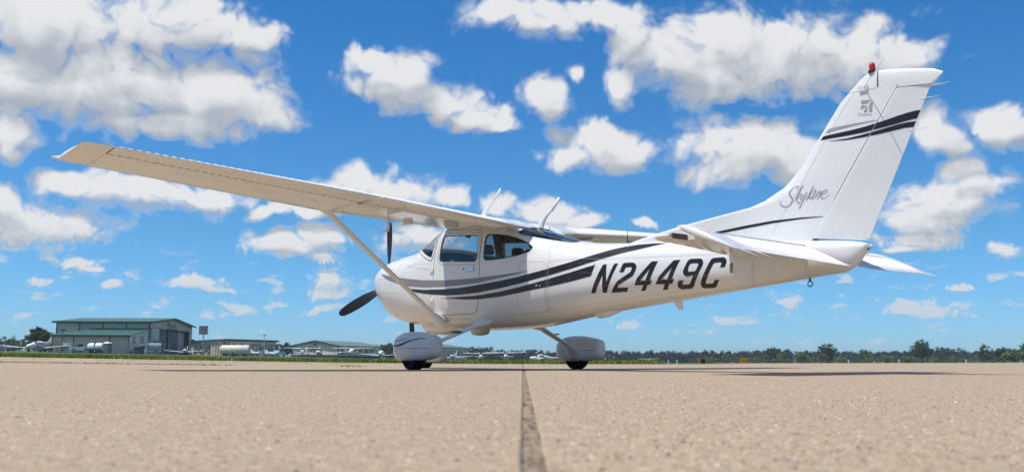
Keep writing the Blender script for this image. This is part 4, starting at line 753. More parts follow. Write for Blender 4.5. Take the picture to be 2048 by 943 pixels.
L_C=[[(207.76,38.54),(205.73,36.35),(204.88,35.76),(203.89,35.54),(199.77,35.55),(198.85,35.84),(198.58,36.6),(198.75,37.54),(199.46,38.68),(204.28,46.32),(204.84,47.16),(205.91,47.56),(210.32,47.52),(211.2,47.12),(211.81,46.32),(211.88,45.44),(211.64,44.71),(210.99,43.39),(208.82,43.45),(209.58,44.96),(209.58,45.35),(209.22,45.53),(206.53,45.5),(205.92,45.1),(205.42,44.48),(201.59,38.35),(201.13,37.74),(201.31,37.26),(203.98,37.21),(204.72,37.51),(205.72,38.61)]]
DATA_PLATE=[(213.56,44.89),(214.68,44.86),(214.31,41.18),(213.18,41.21)]
WIN_DOOR=[(38.87,70.49),(39.79,71.54),(42.47,71.68),(67.55,69.52),(69.24,68.89),(70.01,67.89),(70.66,59.75),(70.29,57.07),(69.28,55.94),(67.67,55.62),(40.06,57.77),(38.41,58.53),(37.85,59.84)]
WIN_DOOR_FRAME=[(37.42,70.98),(38.47,72.34),(41.69,72.65),(67.23,70.42),(69.62,69.64),(70.84,67.82),(71.51,59.38),(70.95,56.57),(69.76,55.31),(67.92,54.99),(39.57,57.08),(37.63,57.96),(36.88,59.61)]
WIN_REAR=[(75.04,67.59),(75.39,68.8),(77.0,69.13),(82.76,68.58),(88.55,67.58),(94.31,65.9),(99.93,63.8),(103.85,61.84),(106.25,60.31),(106.24,59.26),(105.52,58.12),(104.69,57.6),(97.98,56.31),(89.72,55.59),(82.42,55.39),(77.21,55.49),(75.62,56.21),(75.11,57.29)]
DOOR=[(32.18,56.01),(33.27,63.29),(34.36,71.0),(33.21,74.53),(36.82,75.33),(48.01,74.26),(67.19,72.45),(69.54,71.79),(71.35,70.42),(72.38,67.83),(72.18,62.35),(72.23,58.12),(72.16,50.94)]
DOOR_LOW=[(71.7,41.89),(69.97,33.8),(68.3,31.01),(64.7,29.46),(33.17,29.44),(31.35,30.66),(28.92,34.56),(29.38,38.62),(32.41,44.62)]
WS_SIDE=[(5.79,80.06),(31.74,71.32),(32.44,65.96),(31.07,60.26),(29.75,59.25),(23.79,61.23),(16.9,64.22)]
BAG=[(100.24,50.74),(100.87,52.65),(102.99,53.14),(114.67,52.2),(116.92,51.2),(117.98,49.22),(115.3,30.67),(113.48,29.26),(110.8,28.75),(99.68,28.77),(98.15,30.1),(98.32,32.74),(99.9,46.49)]
SEAM1=[(114.94,63.04),(116.65,58.7),(117.97,53.06),(118.27,43.91),(117.77,36.46),(116.35,30.63),(115.69,27.4)]
SEAM2=[(118.45,51.87),(122.88,52.35),(133.47,52.62),(149.15,51.11),(170.61,50.41),(194.72,49.48),(211.25,48.87)]
SEAM3=[(223.85,45.92),(223.19,41.9),(222.45,37.96),(221.51,35.27)]
SEAM4=[(245.59,42.35),(245.19,40.46),(244.95,38.33),(244.46,36.95)]
SEAM_COWL=[(20.46,58.52),(3.3,58.32),(2.78,56.42),(3.19,51.75)]
SEAM_COWL2=[(3.3,58.32),(18.52,55.9),(31.19,54.26)]
SEAM_COWL3=[(-61.17,48.06),(-21.8,44.59),(-3.96,43.45)]
SEAM_FW=[(32.11,54.45),(32.74,50.27),(30.95,41.62),(28.71,36.61),(29.38,33.52),(31.65,29.9)]
FIN_A=[(255.71,92.95),(259.83,93.1),(265.68,93.0),(270.97,92.88),(274.7,92.75),(277.37,92.82),(274.69,92.49),(269.9,92.38),(264.57,92.19),(259.55,91.91),(254.41,91.52)]
FIN_B=[(253.47,90.65),(259.71,90.64),(265.57,90.77),(270.88,91.08),(275.05,91.58),(278.14,91.97),(282.2,92.75),(286.17,93.32),(289.1,93.59),(291.31,93.52),(290.1,90.77),(286.02,90.51),(282.05,90.02),(278.01,89.61),(273.9,89.2),(269.73,88.97),(263.33,88.94),(256.76,89.11),(252.05,89.27)]
FIN_C=[(254.72,88.33),(258.93,88.1),(263.28,87.92),(268.63,88.17),(273.87,88.6),(277.99,89.12),(282.03,89.63),(285.99,89.93),(289.57,89.81),(288.59,87.91),(284.91,88.09),(279.92,87.66),(274.83,87.32),(269.63,87.17),(263.25,87.32),(258.91,87.83)]
DORSAL=[(200.01,58.83),(217.7,60.09),(230.59,60.69),(243.03,60.54),(252.34,59.97),(252.33,59.78),(243.0,59.96),(230.55,59.7),(217.66,58.95),(203.81,58.02)]
LOGO=[[(269.57,101.1),(273.31,100.61),(271.65,99.61),(269.42,99.88)],[(269.34,99.27),(271.35,98.95),(269.81,97.86),(269.21,97.91)],[(273.87,100.05),(273.53,96.06),(272.29,96.31),(272.62,99.15)],[(271.8,98.8),(271.56,96.3),(270.36,96.5),(270.38,96.88),(271.03,98.05)]]
CESSNA_Q=[(268.01,95.57),(273.35,94.75),(273.36,95.83),(268.12,96.64)]
SCRIPT=[[(241.98,71.3,0.25),(242.25,72.27,0.46),(242.55,72.81,0.56)],[(242.79,72.82,0.2),(241.34,72.81,0.36),(240.01,72.24,0.46),(238.94,71.22,0.81),(238.53,70.43,1.17),(238.95,69.37,1.4),(239.57,68.45,1.27),(239.72,67.6,0.97),(239.2,66.49,0.71),(238.04,65.63,0.66),(236.53,65.45,0.87),(235.22,65.9,0.92),(234.39,66.68,0.61),(234.19,67.46,0.41),(234.63,67.91,0.31),(235.31,68.13,0.15)],[(244.76,72.78,0.61),(243.69,71.57,0.87),(241.92,68.98,0.81),(240.34,66.76,0.31)],[(241.33,68.22,0.25),(242.87,69.68,0.51),(243.61,69.75,0.56),(243.11,68.82,0.51),(241.6,67.94,0.56)],[(241.6,67.94,0.71),(242.26,66.1,0.92),(243.29,66.64,0.2)],[(244.62,69.61,0.66),(243.33,67.54,0.71),(243.97,67.38,0.36),(245.9,69.77,0.41)],[(246.22,69.97,0.56),(244.41,66.99,0.71),(243.43,65.46,0.81),(242.48,64.08,0.97)],[(249.17,71.92,0.66),(247.63,69.87,0.81),(245.5,66.85,0.71)],[(246.45,67.72,0.25),(247.16,67.38,0.56),(247.73,67.88,0.25)],[(250.17,70.26,0.51),(248.73,70.05,0.41),(247.6,69.05,0.66),(247.09,67.71,0.71),(247.7,67.39,0.46),(249.22,68.99,0.31)],[(249.99,70.2,0.66),(248.23,67.07,0.71),(249.15,67.53,0.2)],[(251.04,69.65,0.61),(249.41,67.25,0.66)],[(249.89,68.08,0.2),(251.2,69.38,0.41),(252.01,69.56,0.66),(250.4,66.63,0.71)],[(252.21,68.1,0.31),(253.64,68.4,0.46),(254.56,69.33,0.61),(254.14,69.71,0.51),(252.98,69.3,0.71),(251.95,68.14,0.92),(252.03,67.15,0.81),(252.85,66.68,0.51),(254.1,67.04,0.41),(255.91,68.25,0.2)]]
FIN_SEAM=[(266.4,104.33),(263.01,100.84),(251.95,85.52),(242.74,71.31),(233.43,60.62),(229.81,55.05)]
FIN_SHADOWROD=[(272.87,105.84),(281.28,109.69)]
PANT=[]

M_WHITE = mat_basic('white_aircraft_paint', (0.755, 0.755, 0.74), 0.22, spec=0.5, coat=0.25, var=0.03, vscale=1.2)
def _white_nodes(m):
    t = NT(m.node_tree); b = m.node_tree.nodes['Principled BSDF']
    tc = t.n('ShaderNodeTexCoord').outputs['Object']
    bn = t.n('ShaderNodeBump'); bn.inputs['Strength'].default_value = 0.06; bn.inputs['Distance'].default_value = 0.02
    t.put(bn.inputs['Height'], t.noise(tc, 3.0, 2, 0.5)); t.put(b.inputs['Normal'], bn.outputs[0])
    t.put(b.inputs['Roughness'], t.smooth(t.noise(tc, 9.0, 5, 0.65), 0.3, 0.75, 0.16, 0.30))
_white_nodes(M_WHITE)
M_WHITE2 = mat_basic('white_fibreglass', (0.755, 0.755, 0.74), 0.3, coat=0.15, var=0.03, vscale=2.0)
M_FAIR = mat_basic('shaded_fairing_paint', (0.63, 0.63, 0.62), 0.35, coat=0.1, var=0.05, vscale=4.0)  # white paint greyed: the shade under the wing is put into the colour
M_BLACK = mat_basic('black_stripe_vinyl', (0.016, 0.012, 0.014), 0.3, var=0.2, vscale=6.0)
M_MAUVE = mat_basic('mauve_grey_stripe_vinyl', (0.235, 0.205, 0.215), 0.35)
M_LOGO = mat_basic('grey_logo_vinyl', (0.33, 0.31, 0.335), 0.35)
M_SEAM = mat_basic('panel_gap_shadow_line', (0.10, 0.095, 0.09), 0.8)
M_SEAML = mat_basic('panel_lap_line', (0.42, 0.42, 0.40), 0.6)
M_RIVET = mat_basic('rivet_heads', (0.50, 0.50, 0.49), 0.4)  # white heads greyed so the colour carries their tiny shadows
M_PROP = mat_basic('matt_black_propeller', (0.012, 0.012, 0.013), 0.42)
M_TYRE = mat_basic('tyre_rubber', (0.012, 0.011, 0.010), 0.9, spec=0.15, bump=0.2, bscale=60)
M_METAL = mat_basic('bare_aluminium', (0.62, 0.62, 0.62), 0.28, metal=1.0)
M_DARK = mat_basic('dark_metal', (0.05, 0.045, 0.045), 0.5, metal=0.5)
M_RUST = mat_basic('exhaust_steel', (0.09, 0.06, 0.045), 0.6, metal=0.6, var=0.4, vscale=40)
M_LINING = mat_basic('dark_cabin_lining', (0.10, 0.095, 0.088), 0.8, var=0.2, vscale=8)
M_SEAT = mat_basic('dark_leather_seat', (0.06, 0.058, 0.058), 0.45, var=0.25, vscale=12)
M_CREAM = mat_basic('cream_dome', (0.62, 0.58, 0.44), 0.45)
M_RUBBER = mat_basic('window_seal', (0.025, 0.025, 0.025), 0.5)
M_RED = mat_basic('red_beacon_lens', (0.55, 0.008, 0.012), 0.12, coat=0.6, var=0.3, vscale=60)
M_TAG = mat_basic('lens_clear', (0.75, 0.75, 0.72), 0.1, coat=0.5)
M_GLASS = mat_glass('window_glass', (0.80, 0.83, 0.84), 0.8)
M_GLASSR = mat_glass('tinted_side_glass', (0.46, 0.48, 0.49), 0.8)
M_GLASSD = mat_glass('tinted_rear_glass', (0.34, 0.37, 0.40))

GZ = 1.1                                   # the airframe sits this much (inches) lower than the drawing; tyres stand on the ground
PLANE = empty('light_airplane', (0, 0, -GZ * IN))
tag(PLANE, 'large white high-wing propeller airplane with black stripes, registration N2449C, parked in the foreground', 'airplane')

def fgrad(x, y, z):
    def F(x_, y_, z_):
        zt, zb, zw, w, nu, nl = sec(x_)
        if z_ >= zw: return (abs(y_) / w) ** nu + ((z_ - zw) / (zt - zw)) ** nu
        return (abs(y_) / w) ** nl + ((zw - z_) / (zw - zb)) ** nl
    e = 0.05
    g = Vector((F(x + e, y, z) - F(x - e, y, z), F(x, y + e, z) - F(x, y - e, z), F(x, y, z + e) - F(x, y, z - e)))
    return g.normalized() if g.length > 1e-9 else Vector((0, -1, 0))
def fpos(x, z, side=-1, off=0.0):
    y = side * halfw(x, z); n = fgrad(x, y, z)
    return Vector((x, y, z)) + n * off, n

def flat_fill(polys, step=None):
    """2D polygons (outer, then holes) -> bmesh in the xy plane, cut along a grid"""
    cu = bpy.data.curves.new('tmp', 'CURVE'); cu.dimensions = '2D'; cu.fill_mode = 'BOTH'
    for P in polys:
        s = cu.splines.new('POLY'); s.points.add(len(P) - 1); s.use_cyclic_u = True
        for p, q in zip(s.points, P): p.co = (q[0], q[1], 0, 1)
    o = bpy.data.objects.new('tmp', cu); me = o.to_mesh()
    bm = bmesh.new(); bm.from_mesh(me); o.to_mesh_clear(); bpy.data.objects.remove(o); bpy.data.curves.remove(cu)
    bmesh.ops.remove_doubles(bm, verts=bm.verts, dist=0.004)
    if step:
        xs = [v.co.x for v in bm.verts]; ys = [v.co.y for v in bm.verts]
        for ax, lo, hi in ((0, min(xs), max(xs)), (1, min(ys), max(ys))):
            q = math.ceil(lo / step) * step
            while q < hi:
                no = (1, 0, 0) if ax == 0 else (0, 1, 0); co = (q, 0, 0) if ax == 0 else (0, q, 0)
                bmesh.ops.bisect_plane(bm, geom=bm.verts[:] + bm.edges[:] + bm.faces[:], plane_co=co, plane_no=no, dist=1e-4)
                q += step
    return bm
def bm_obj(bm, name, mat, parent, fn, smooth=True):
    """map the flat bmesh through fn(u, v) -> (position, normal) in inches"""
    bm.verts.ensure_lookup_table(); nor = []
    for v in bm.verts:
        p, n = fn(v.co.x, v.co.y); v.co = p * IN; nor.append(n)
    bm.faces.ensure_lookup_table()
    for f in bm.faces:
        f.normal_update()
        if f.normal.dot(nor[f.verts[0].index]) < 0: f.normal_flip()
    me = bpy.data.meshes.new(name); bm.to_mesh(me); bm.free()
    if smooth:
        me.polygons.foreach_set('use_smooth', [True] * len(me.polygons))
        me.normals_split_custom_set_from_vertices([tuple(n) for n in nor])
    o = bpy.data.objects.new(name, me); COL.objects.link(o); me.materials.append(mat); o.parent = parent
    return o
def decal(name, polys, mat, parent, off=0.1, side=-1, step=1.5):
    return bm_obj(flat_fill(polys, step), name, mat, parent, lambda u, v: fpos(u, v, side, off))
def ribbon(pts, nors, w0, w1, off0, off1, closed):
    """strip along 3D points on a surface: from w0 to w1 sideways (left of travel)"""
    n = len(pts); V = []; F_ = []
    for i in range(n):
        a = pts[(i - 1) % n] if closed or i else pts[i]; b = pts[(i + 1) % n] if closed or i < n - 1 else pts[i]
        t = (b - a).normalized(); s = nors[i].cross(t).normalized()
        V += [pts[i] + s * w0 + nors[i] * off0, pts[i] + s * w1 + nors[i] * off1]
    for i in range(n if closed else n - 1):
        j = (i + 1) % n; F_.append((2 * i, 2 * j, 2 * j + 1, 2 * i + 1))
    return V, F_
def dense(P, step, closed):
    out = []; n = len(P)
    for i in range(n if closed else n - 1):
        a, b = Vector(P[i]), Vector(P[(i + 1) % n]); k = max(1, int((b - a).length / step))
        out += [a.lerp(b, q / k) for q in range(k)]
    if not closed: out.append(Vector(P[-1]))
    return out
def area2(P): return sum(P[i][0] * P[(i + 1) % len(P)][1] - P[(i + 1) % len(P)][0] * P[i][1] for i in range(len(P)))
def seam(name, P, parent, closed=False, w=0.22, off=0.13, side=-1, mat=None):
    q = dense([Vector((a, b, 0)) for a, b in P], 1.0, closed); pn = [fpos(v.x, v.y, side, 0) for v in q]
    V, F_ = ribbon([p for p, n in pn], [n for p, n in pn], -w / 2, w / 2, off, off, closed)
    return mesh(name, V, F_, mat or M_SEAM, parent, True, IN)

# window outlines in side view; a cell of the skin inside any of them is left open
WS_LOOP = [(4.0, 68.3), (9.0, 67.2), (16.9, 64.2), (23.8, 61.2), (29.7, 59.2), (31.3, 60.6), (32.5, 66.0), (33.2, 71.3), (34.6, 75.2), (36.2, 78.6), (37.6, 80.6), (38.2, 81.7)]
WS_POLY = WS_LOOP + [(30, 90), (-5, 90)]
def inpoly(P, x, y):
    r = False; n = len(P)
    for i in range(n):
        (x0, y0), (x1, y1) = P[i], P[i - 1]
        if (y0 > y) != (y1 > y) and x < (x1 - x0) * (y - y0) / (y1 - y0) + x0: r = not r
    return r
RW_POLY = [(93.0, -15.2), (92.0, 0), (93.0, 15.2), (96, 15.4), (124, 9.0), (126.5, 7.2), (127.2, 0), (126.5, -7.2), (124, -9.0), (96, -15.4)]   # rear window, seen from above
def grow(P, d):
    n = len(P); s = 1 if area2(P) > 0 else -1; out = []
    for i in range(n):
        a, b, c = Vector(P[i - 1]), Vector(P[i]), Vector(P[(i + 1) % n])
        t1 = (b - a).normalized(); t2 = (c - b).normalized(); m = Vector((t1.y + t2.y, -t1.x - t2.x)); m = m.normalized() if m.length > 1e-6 else Vector((t1.y, -t1.x))
        out.append(tuple(b + m * d * s / max(0.5, m.dot(Vector((t1.y, -t1.x))))))
    return out
WIN_G = {k: grow(P, 0.35) for k, P in (('door', WIN_DOOR), ('rear', WIN_REAR))}
def which_window(p):
    x, y, z = p
    if 1 < x < 40 and inpoly(WS_POLY, x, z): return 'windshield'
    if 35 < x < 110 and 54 < z < 73 and abs(y) > 8:
        if inpoly(WIN_G['door'], x, z): return 'door'
        if inpoly(WIN_G['rear'], x, z): return 'rear'
    if 90 < x < 130 and z > 58 and inpoly(RW_POLY, x, y): return 'back'
    return None
XS = list(np.concatenate([np.linspace(-42.5, -34, 26), np.linspace(-33, 1, 24)[:-1], np.arange(1, 130, 0.8), np.linspace(130.6, 268.5, 90)]))
NR = 144
def ring2(x, off=0.0):
    zt, zb, zw, w, nu, nl = sec(x); out = []
    zt -= off; zb += off; w -= off
    for k in range(NR):
        a = 2 * math.pi * (k + 0.5) / NR; c, s = math.cos(a), math.sin(a); e = nu if s >= 0 else nl
        # even out point spacing of the squarish sections
        out.append(Vector((x, w * math.copysign(abs(c) ** (2 / e), c), zw + (zt - zw if s >= 0 else zw - zb) * math.copysign(abs(s) ** (2 / e), s))))
    return out
def build_fuselage():
    rings = [ring2(x) for x in XS]; skin = []; win = {}
    V = [p for r in rings for p in r]
    for i in range(len(XS) - 1):
        for j in range(NR):
            k = (j + 1) % NR; q = (i * NR + j, i * NR + k, (i + 1) * NR + k, (i + 1) * NR + j)
            c = (V[q[0]] + V[q[1]] + V[q[2]] + V[q[3]]) / 4
            w = which_window(c) if 0 < c.x < 131 else None
            if w: win.setdefault((w, 0 if w in ('windshield', 'back') else (-1 if c.y < 0 else 1)), []).append(q)
            else: skin.append(q)
    n = len(V); V.append(Vector((-42.5, 0, 52))); skin += [(n, (j + 1) % NR, j) for j in range(NR)]
    b = (len(XS) - 1) * NR; V.append(Vector((268.6, 0, 47.1))); skin += [(n + 1, b + j, b + (j + 1) % NR) for j in range(NR)]
    fus = mesh('fuselage', V, skin, M_WHITE, PLANE, True, IN)
    # inner lining of the cabin
    xi = [x for x in XS if 2 <= x <= 129.5]; R2 = [ring2(x, 1.1) for x in xi]; V2 = [p for r in R2 for p in r]; f2 = []
    for i in range(len(xi) - 1):
        for j in range(NR):
            k = (j + 1) % NR; q = (i * NR + j, (i + 1) * NR + j, (i + 1) * NR + k, i * NR + k); c = (V2[q[0]] + V2[q[1]] + V2[q[2]] + V2[q[3]]) / 4
            if not which_window(c): f2.append(q)
    f2 += [tuple(range(NR)), tuple(range((len(xi) - 1) * NR, len(xi) * NR))[::-1]]
    mesh('cabin_lining', V2, f2, M_LINING, PLANE, True, IN)
    def pane(key, name, mat, parent):
        q = win[key]; used = sorted({i for f in q for i in f}); mp = {a: b for b, a in enumerate(used)}
        return mesh(name, [V[i] - fgrad(*V[i]) * 0.15 for i in used], [tuple(mp[i] for i in f) for f in q], mat, parent, True, IN)
    return fus, pane
FUS, pane = build_fuselage()

def frame(name, P3, N3, parent, mat, w=1.5, seal=0.35, inward=1):
    """window surround: painted band outside the outline, dark seal inside it"""
    V, F_ = ribbon(P3, N3, -0.02 * inward, w * inward, 0.16, 0.03, True)
    V2, F2 = ribbon(P3, N3, -0.02 * inward, -0.02 * inward, 0.16, -0.9, True)
    mb = MB().add(V, F_).add(V2, F2); o = mb.obj(name, mat, parent, True, IN, angle=50)
    V, F_ = ribbon(P3, N3, -seal * inward, 0.04 * inward, 0.10, 0.175, True)
    mesh('window_seal', V, F_, M_RUBBER, o, True, IN)
    return o
def side_frame(P, side, parent, name='window_frame', w=1.5, seal=0.4):
    q = dense([Vector((a, b, 0)) for a, b in P], 0.8, True); pn = [fpos(v.x, v.y, side, 0) for v in q]
    inw = -1 if (area2(P) > 0) == (side < 0) else 1
    return frame(name, [p for p, n in pn], [n for p, n in pn], parent, M_WHITE, w, seal, inw)

# cabin doors, left and right: a skin patch with its window, frame, handle and seams
DOOR_OUT = [(33.0, 56.0), (33.6, 63.3), (34.6, 71.0), (35.8, 74.4), (38.5, 75.0), (48.0, 74.2), (67.6, 72.4), (70.2, 71.6), (71.9, 70.0), (72.5, 67.0), (72.3, 58.1), (72.2, 50.9), (71.7, 41.9), (70.0, 33.8), (68.3, 31.0), (64.7, 29.5), (33.2, 29.5), (31.3, 30.7), (28.9, 34.6), (29.4, 38.6), (32.2, 46.0), (32.8, 51.0)]
for sd_ in (-1, 1):
    door = decal('cabin_door', [DOOR_OUT, grow(WIN_DOOR, 0.9)], M_WHITE, PLANE, 0.06, sd_)
    pane(('door', sd_), 'door_window', M_GLASS, door)
    side_frame(WIN_DOOR, sd_, door, w=1.5)
    seam('door_gap', DOOR_OUT, door, True, 0.26, 0.1, sd_)
    seam('window_gap', grow(WIN_DOOR, 1.45), door, True, 0.16, 0.14, sd_)
    pane(('rear', sd_), 'side_window', M_GLASSR, FUS)
    side_frame(WIN_REAR, sd_, FUS, w=1.0, seal=0.5)
    p, n = fpos(64.5, 52.0, sd_, 0.0)
    hb = MB(); y0, y1 = sorted((p.y + n.y * 0.1, p.y + n.y * 0.55)); hb.box(61.5, 67.8, y0, y1, 51.2, 52.7)
    hb.obj('door_handle', M_METAL, door, False, IN)
    p, n = fpos(59.4, 52.6, sd_, 0.1); MB().cyl(p, n, 0.45, 0.3, 12).obj('door_lock', M_DARK, door, True, IN, angle=40)
    for zh in (53.6, 38.0):
        p, n = fpos(31.4, zh, sd_, 0.25); MB().box(p.x - 1.6, p.x + 1.4, p.y - 0.35, p.y + 0.35, zh - 0.8, zh + 0.8).obj('door_hinge', M_WHITE, door, False, IN)
    bag = decal('baggage_door', [BAG], M_WHITE, PLANE, 0.05, sd_) if sd_ < 0 else None
    if bag:
        seam('door_gap', BAG, bag, True, 0.22, 0.09, sd_, M_SEAML)
        p, n = fpos(111.5, 41.2, sd_, 0.12); MB().cyl(p, n, 0.55, 0.3, 14).obj('door_lock', M_METAL, bag, True, IN, angle=40)
        p, n = fpos(113.6, 41.0, sd_, 0.12); MB().cyl(p, n, 0.4, 0.3, 14).obj('door_lock', M_METAL, bag, True, IN, angle=40)
# windshield and rear window
ws = pane(('windshield', 0), 'windshield', M_GLASS, FUS)
lp = dense([Vector((a, b, 0)) for a, b in WS_LOOP], 0.8, False)
P3 = []; N3 = []
for s_ in (-1, 1):
    seq = lp if s_ < 0 else lp[::-1]
    for v in seq:
        p, n = fpos(v.x, min(v.y, sec(v.x)[0] - 0.02), s_, 0); P3.append(p); N3.append(n)
frame('windshield_frame', P3, N3, FUS, M_WHITE, 1.5, 0.3, 1)
rw = pane(('back', 0), 'rear_window', M_GLASSD, FUS)
def top_z(x, y):
    zt, zb, zw, w, nu, nl = sec(x); return zw + (zt - zw) * max(0.0, 1 - (abs(y) / w) ** nu) ** (1 / nu)
q = dense([Vector((a, b, 0)) for a, b in RW_POLY], 0.8, True); P3 = [Vector((v.x, v.y, top_z(v.x, v.y))) for v in q]; N3 = [fgrad(*p) for p in P3]
frame('rear_window_frame', P3, N3, FUS, M_WHITE, 1.1, 0.4, -1 if area2(RW_POLY) > 0 else 1)

# stripes on both sides, registration on the left side
for sd_ in (-1, 1):
    decal('mauve_stripe', [STRIPE_A], M_MAUVE, FUS, 0.12, sd_); decal('black_stripe', [STRIPE_B], M_BLACK, FUS, 0.14, sd_); decal('black_stripe', [STRIPE_C], M_BLACK, FUS, 0.12, sd_)
for L in (L_N, L_2, L_4, L_4b, L_9, L_C): decal('registration_character', L, M_BLACK, FUS, 0.1, -1)
pl_ = decal('data_plate', [DATA_PLATE], M_BLACK, FUS, 0.1, -1)
zs_ = [p[1] for p in DATA_PLATE]; xs_ = [p[0] for p in DATA_PLATE]
for k in range(7):
    zq = min(zs_) + 0.5 + k * (max(zs_) - min(zs_) - 1) / 6.4; xq = sum(xs_) / 4
    decal('plate_line', [[(xq - 0.9, zq), (xq + 0.9, zq - 0.05), (xq + 0.9, zq + 0.16), (xq - 0.9, zq + 0.2)]], M_LOGO, pl_, 0.13, -1, None)
for sd_ in (-1, 1):
    for nm, P in (('panel_line', SEAM1), ('panel_line', SEAM2), ('panel_line', SEAM3), ('panel_line', SEAM4), ('panel_line', SEAM_COWL), ('panel_line', SEAM_COWL2), ('panel_line', SEAM_COWL3)):
        seam(nm, P, FUS, False, 0.13, 0.16, sd_, M_SEAML)
    seam('panel_line', [(-4, 27.2), (10, 26.2), (30, 27.0), (60, 27.0), (90, 27.3), (120, 29.5), (150, 32.2), (200, 36.0)], FUS, False, 0.1, 0.06, sd_, M_SEAML)
# rivets: rows of tiny domes along the seams
def rivets(rows, parent, fn, pitch=1.35, r=0.17, mat=None, name='rivets'):
    mb = MB()
    for P in rows:
        acc = 0.0; q = dense([Vector((a, b, 0)) for a, b in P], 0.25, False); last = None
        for v in q:
            if last is None or (v - last).length >= pitch:
                last = v; p, n = fn(v.x, v.y); t = n.orthogonal().normalized(); b = n.cross(t)
                ring = [p + (t * math.cos(a) + b * math.sin(a)) * r for a in (0, 1.2566, 2.5133, 3.7699, 5.0265)]
                mb.add(ring + [p + n * r * 0.7], [(i, (i + 1) % 5, 5) for i in range(5)])
    return stuff(mb.obj(name, mat or M_RIVET, parent, True, IN))
def shift(P, dx, dz): return [(a + dx, b + dz) for a, b in P]
rows = [shift(SEAM1, 1.0, 0), shift(SEAM1, -1.2, 0), shift(SEAM2, 0, 0.9), shift(SEAM3, 1, 0), shift(SEAM3, -1, 0), shift(SEAM4, 1, 0),
        [(128, 37.5), (150, 39.0), (180, 40.0), (232, 41.5)], [(131, 61), (131, 45), (131, 30)], [(160, 56), (160, 40), (160, 30)], [(190, 55), (190, 42), (190, 34)],
        [(34, 27.6), (60, 27.6), (90, 28.0), (118, 30.0)], [(76, 53), (76, 40), (74, 31)], [(136, 50.5), (146, 49.7), (146, 45), (136, 46), (136, 50)], [(140, 48.5), (147, 47.8)], [(228, 47), (236, 46.2), (236, 41)], [(100, 56), (122, 60), (140, 58)],
        [(-15, 66), (-16, 55), (-16, 42)], [(1, 62), (1, 50), (1, 36)]]
rivets(rows, FUS, lambda u, v: fpos(u, v, -1, 0.12))
for (u, v) in ((-34, 49.6), (-27, 49.4), (-20, 49.2), (-13, 49.0)):
    p, n = fpos(u, v, -1, 0.12); MB().cyl(p, n, 0.28, 0.12, 10).obj('cowl_fastener', M_DARK, FUS, True, IN, angle=40)
# belly details
zb_ = lambda x: sec(x)[1]
mb = MB(); mb.cyl((-13, -5, 25.2), (0.1, 0, -1), 1.45, 7.5, 18); mb.obj('exhaust_pipe', M_RUST, PLANE, True, IN, angle=40)
mb = MB(); rr = []
for x, w_q, d in ((-6, 1.0, 0.2), (-2, 6.0, 3.0), (6, 8.5, 4.2), (16, 9.0, 3.6), (26, 7.0, 1.6), (32, 3.0, 0.1)):
    rr.append([(x, w_q * math.cos(a), zb_(x) + 2.0 - (d + 2.0) * math.sin(a) ** 0.8 if math.sin(a) > 0 else zb_(x) + 2.0) for a in np.linspace(0, math.pi, 14)])
mb.loft(rr, False, False); mb.obj('cowl_outlet_fairing', M_WHITE, PLANE, True, IN)
mb = MB(); prof = [(0, 1.0), (0.6, 5.2), (1.6, 6.3), (2.8, 6.6), (3.6, 6.6)]; c = Vector((52, -6, zb_(52) - 2.4))
mb.loft([[(c.x + r * math.cos(a), c.y + 0.62 * r * math.sin(a), c.z + h - 0.6) for a in np.linspace(0, 2 * math.pi, 24, endpoint=False)] for h, r in prof]); mb.obj('antenna_dome', M_CREAM, PLANE, True, IN, angle=50)
def fin_blade(name, x0, x1, z0, x2, x3, z1, y, th, mat, parent=PLANE):
    mb = MB(); mb.loft([[(x0, y - th, z0), (x1, y - th * .4, z0), (x1, y + th * .4, z0), (x0, y + th, z0)], [(x2, y - th * .5, z1), (x3, y - th * .2, z1), (x3, y + th * .2, z1), (x2, y + th * .5, z1)]])
    return mb.obj(name, mat, parent, False, IN)
fin_blade('belly_antenna', 177, 183, zb_(180) + 1.2, 181, 183.5, 27.6, 0, 0.3, M_WHITE2)
mb = MB(); mb.loft([[(x, wq * math.cos(a), zb_(x) + 0.6 - d * math.sin(a)) for a in np.linspace(0, math.pi, 10)] for x, wq, d in ((131, 1.2, 0.5), (134, 2.0, 2.4), (140, 2.2, 2.4), (146, 1.6, 1.2), (150, 0.8, 0.4))], False, False); mb.obj('belly_fairing', M_WHITE2, PLANE, True, IN)
tr_ = MB(); tr_.tube([(244.6 + 1.0 * math.cos(a), 0, 35.0 + 1.0 * math.sin(a)) for a in np.linspace(0, 2 * math.pi, 19)], 0.22, 6); tr_.bar((244.6, 0, 35.9), (244.6, 0, zb_(244) + 0.5), 0.6); tr_.obj('tie_down_ring', M_DARK, PLANE, True, IN, angle=50)
mb = MB(); mb.cyl((268.9, 0, 47.2), (1, 0, 0), 1.3, 1.2, 16); o_ = mb.obj('tail_light', M_METAL, PLANE, True, IN, angle=40); MB().cyl((269.9, 0, 47.2), (1, 0, 0), 0.9, 1.2, 14, r2=0.5).obj('light_lens', M_TAG, o_, True, IN, angle=60)
mb = MB(); mb.tube([(2, -5, 69.6), (2, -5, 71.2), (8, -5, 72.0), (8, -5, 69.9)], 0.22, 6); mb.obj('cowl_handle', M_WHITE2, PLANE, True, IN)
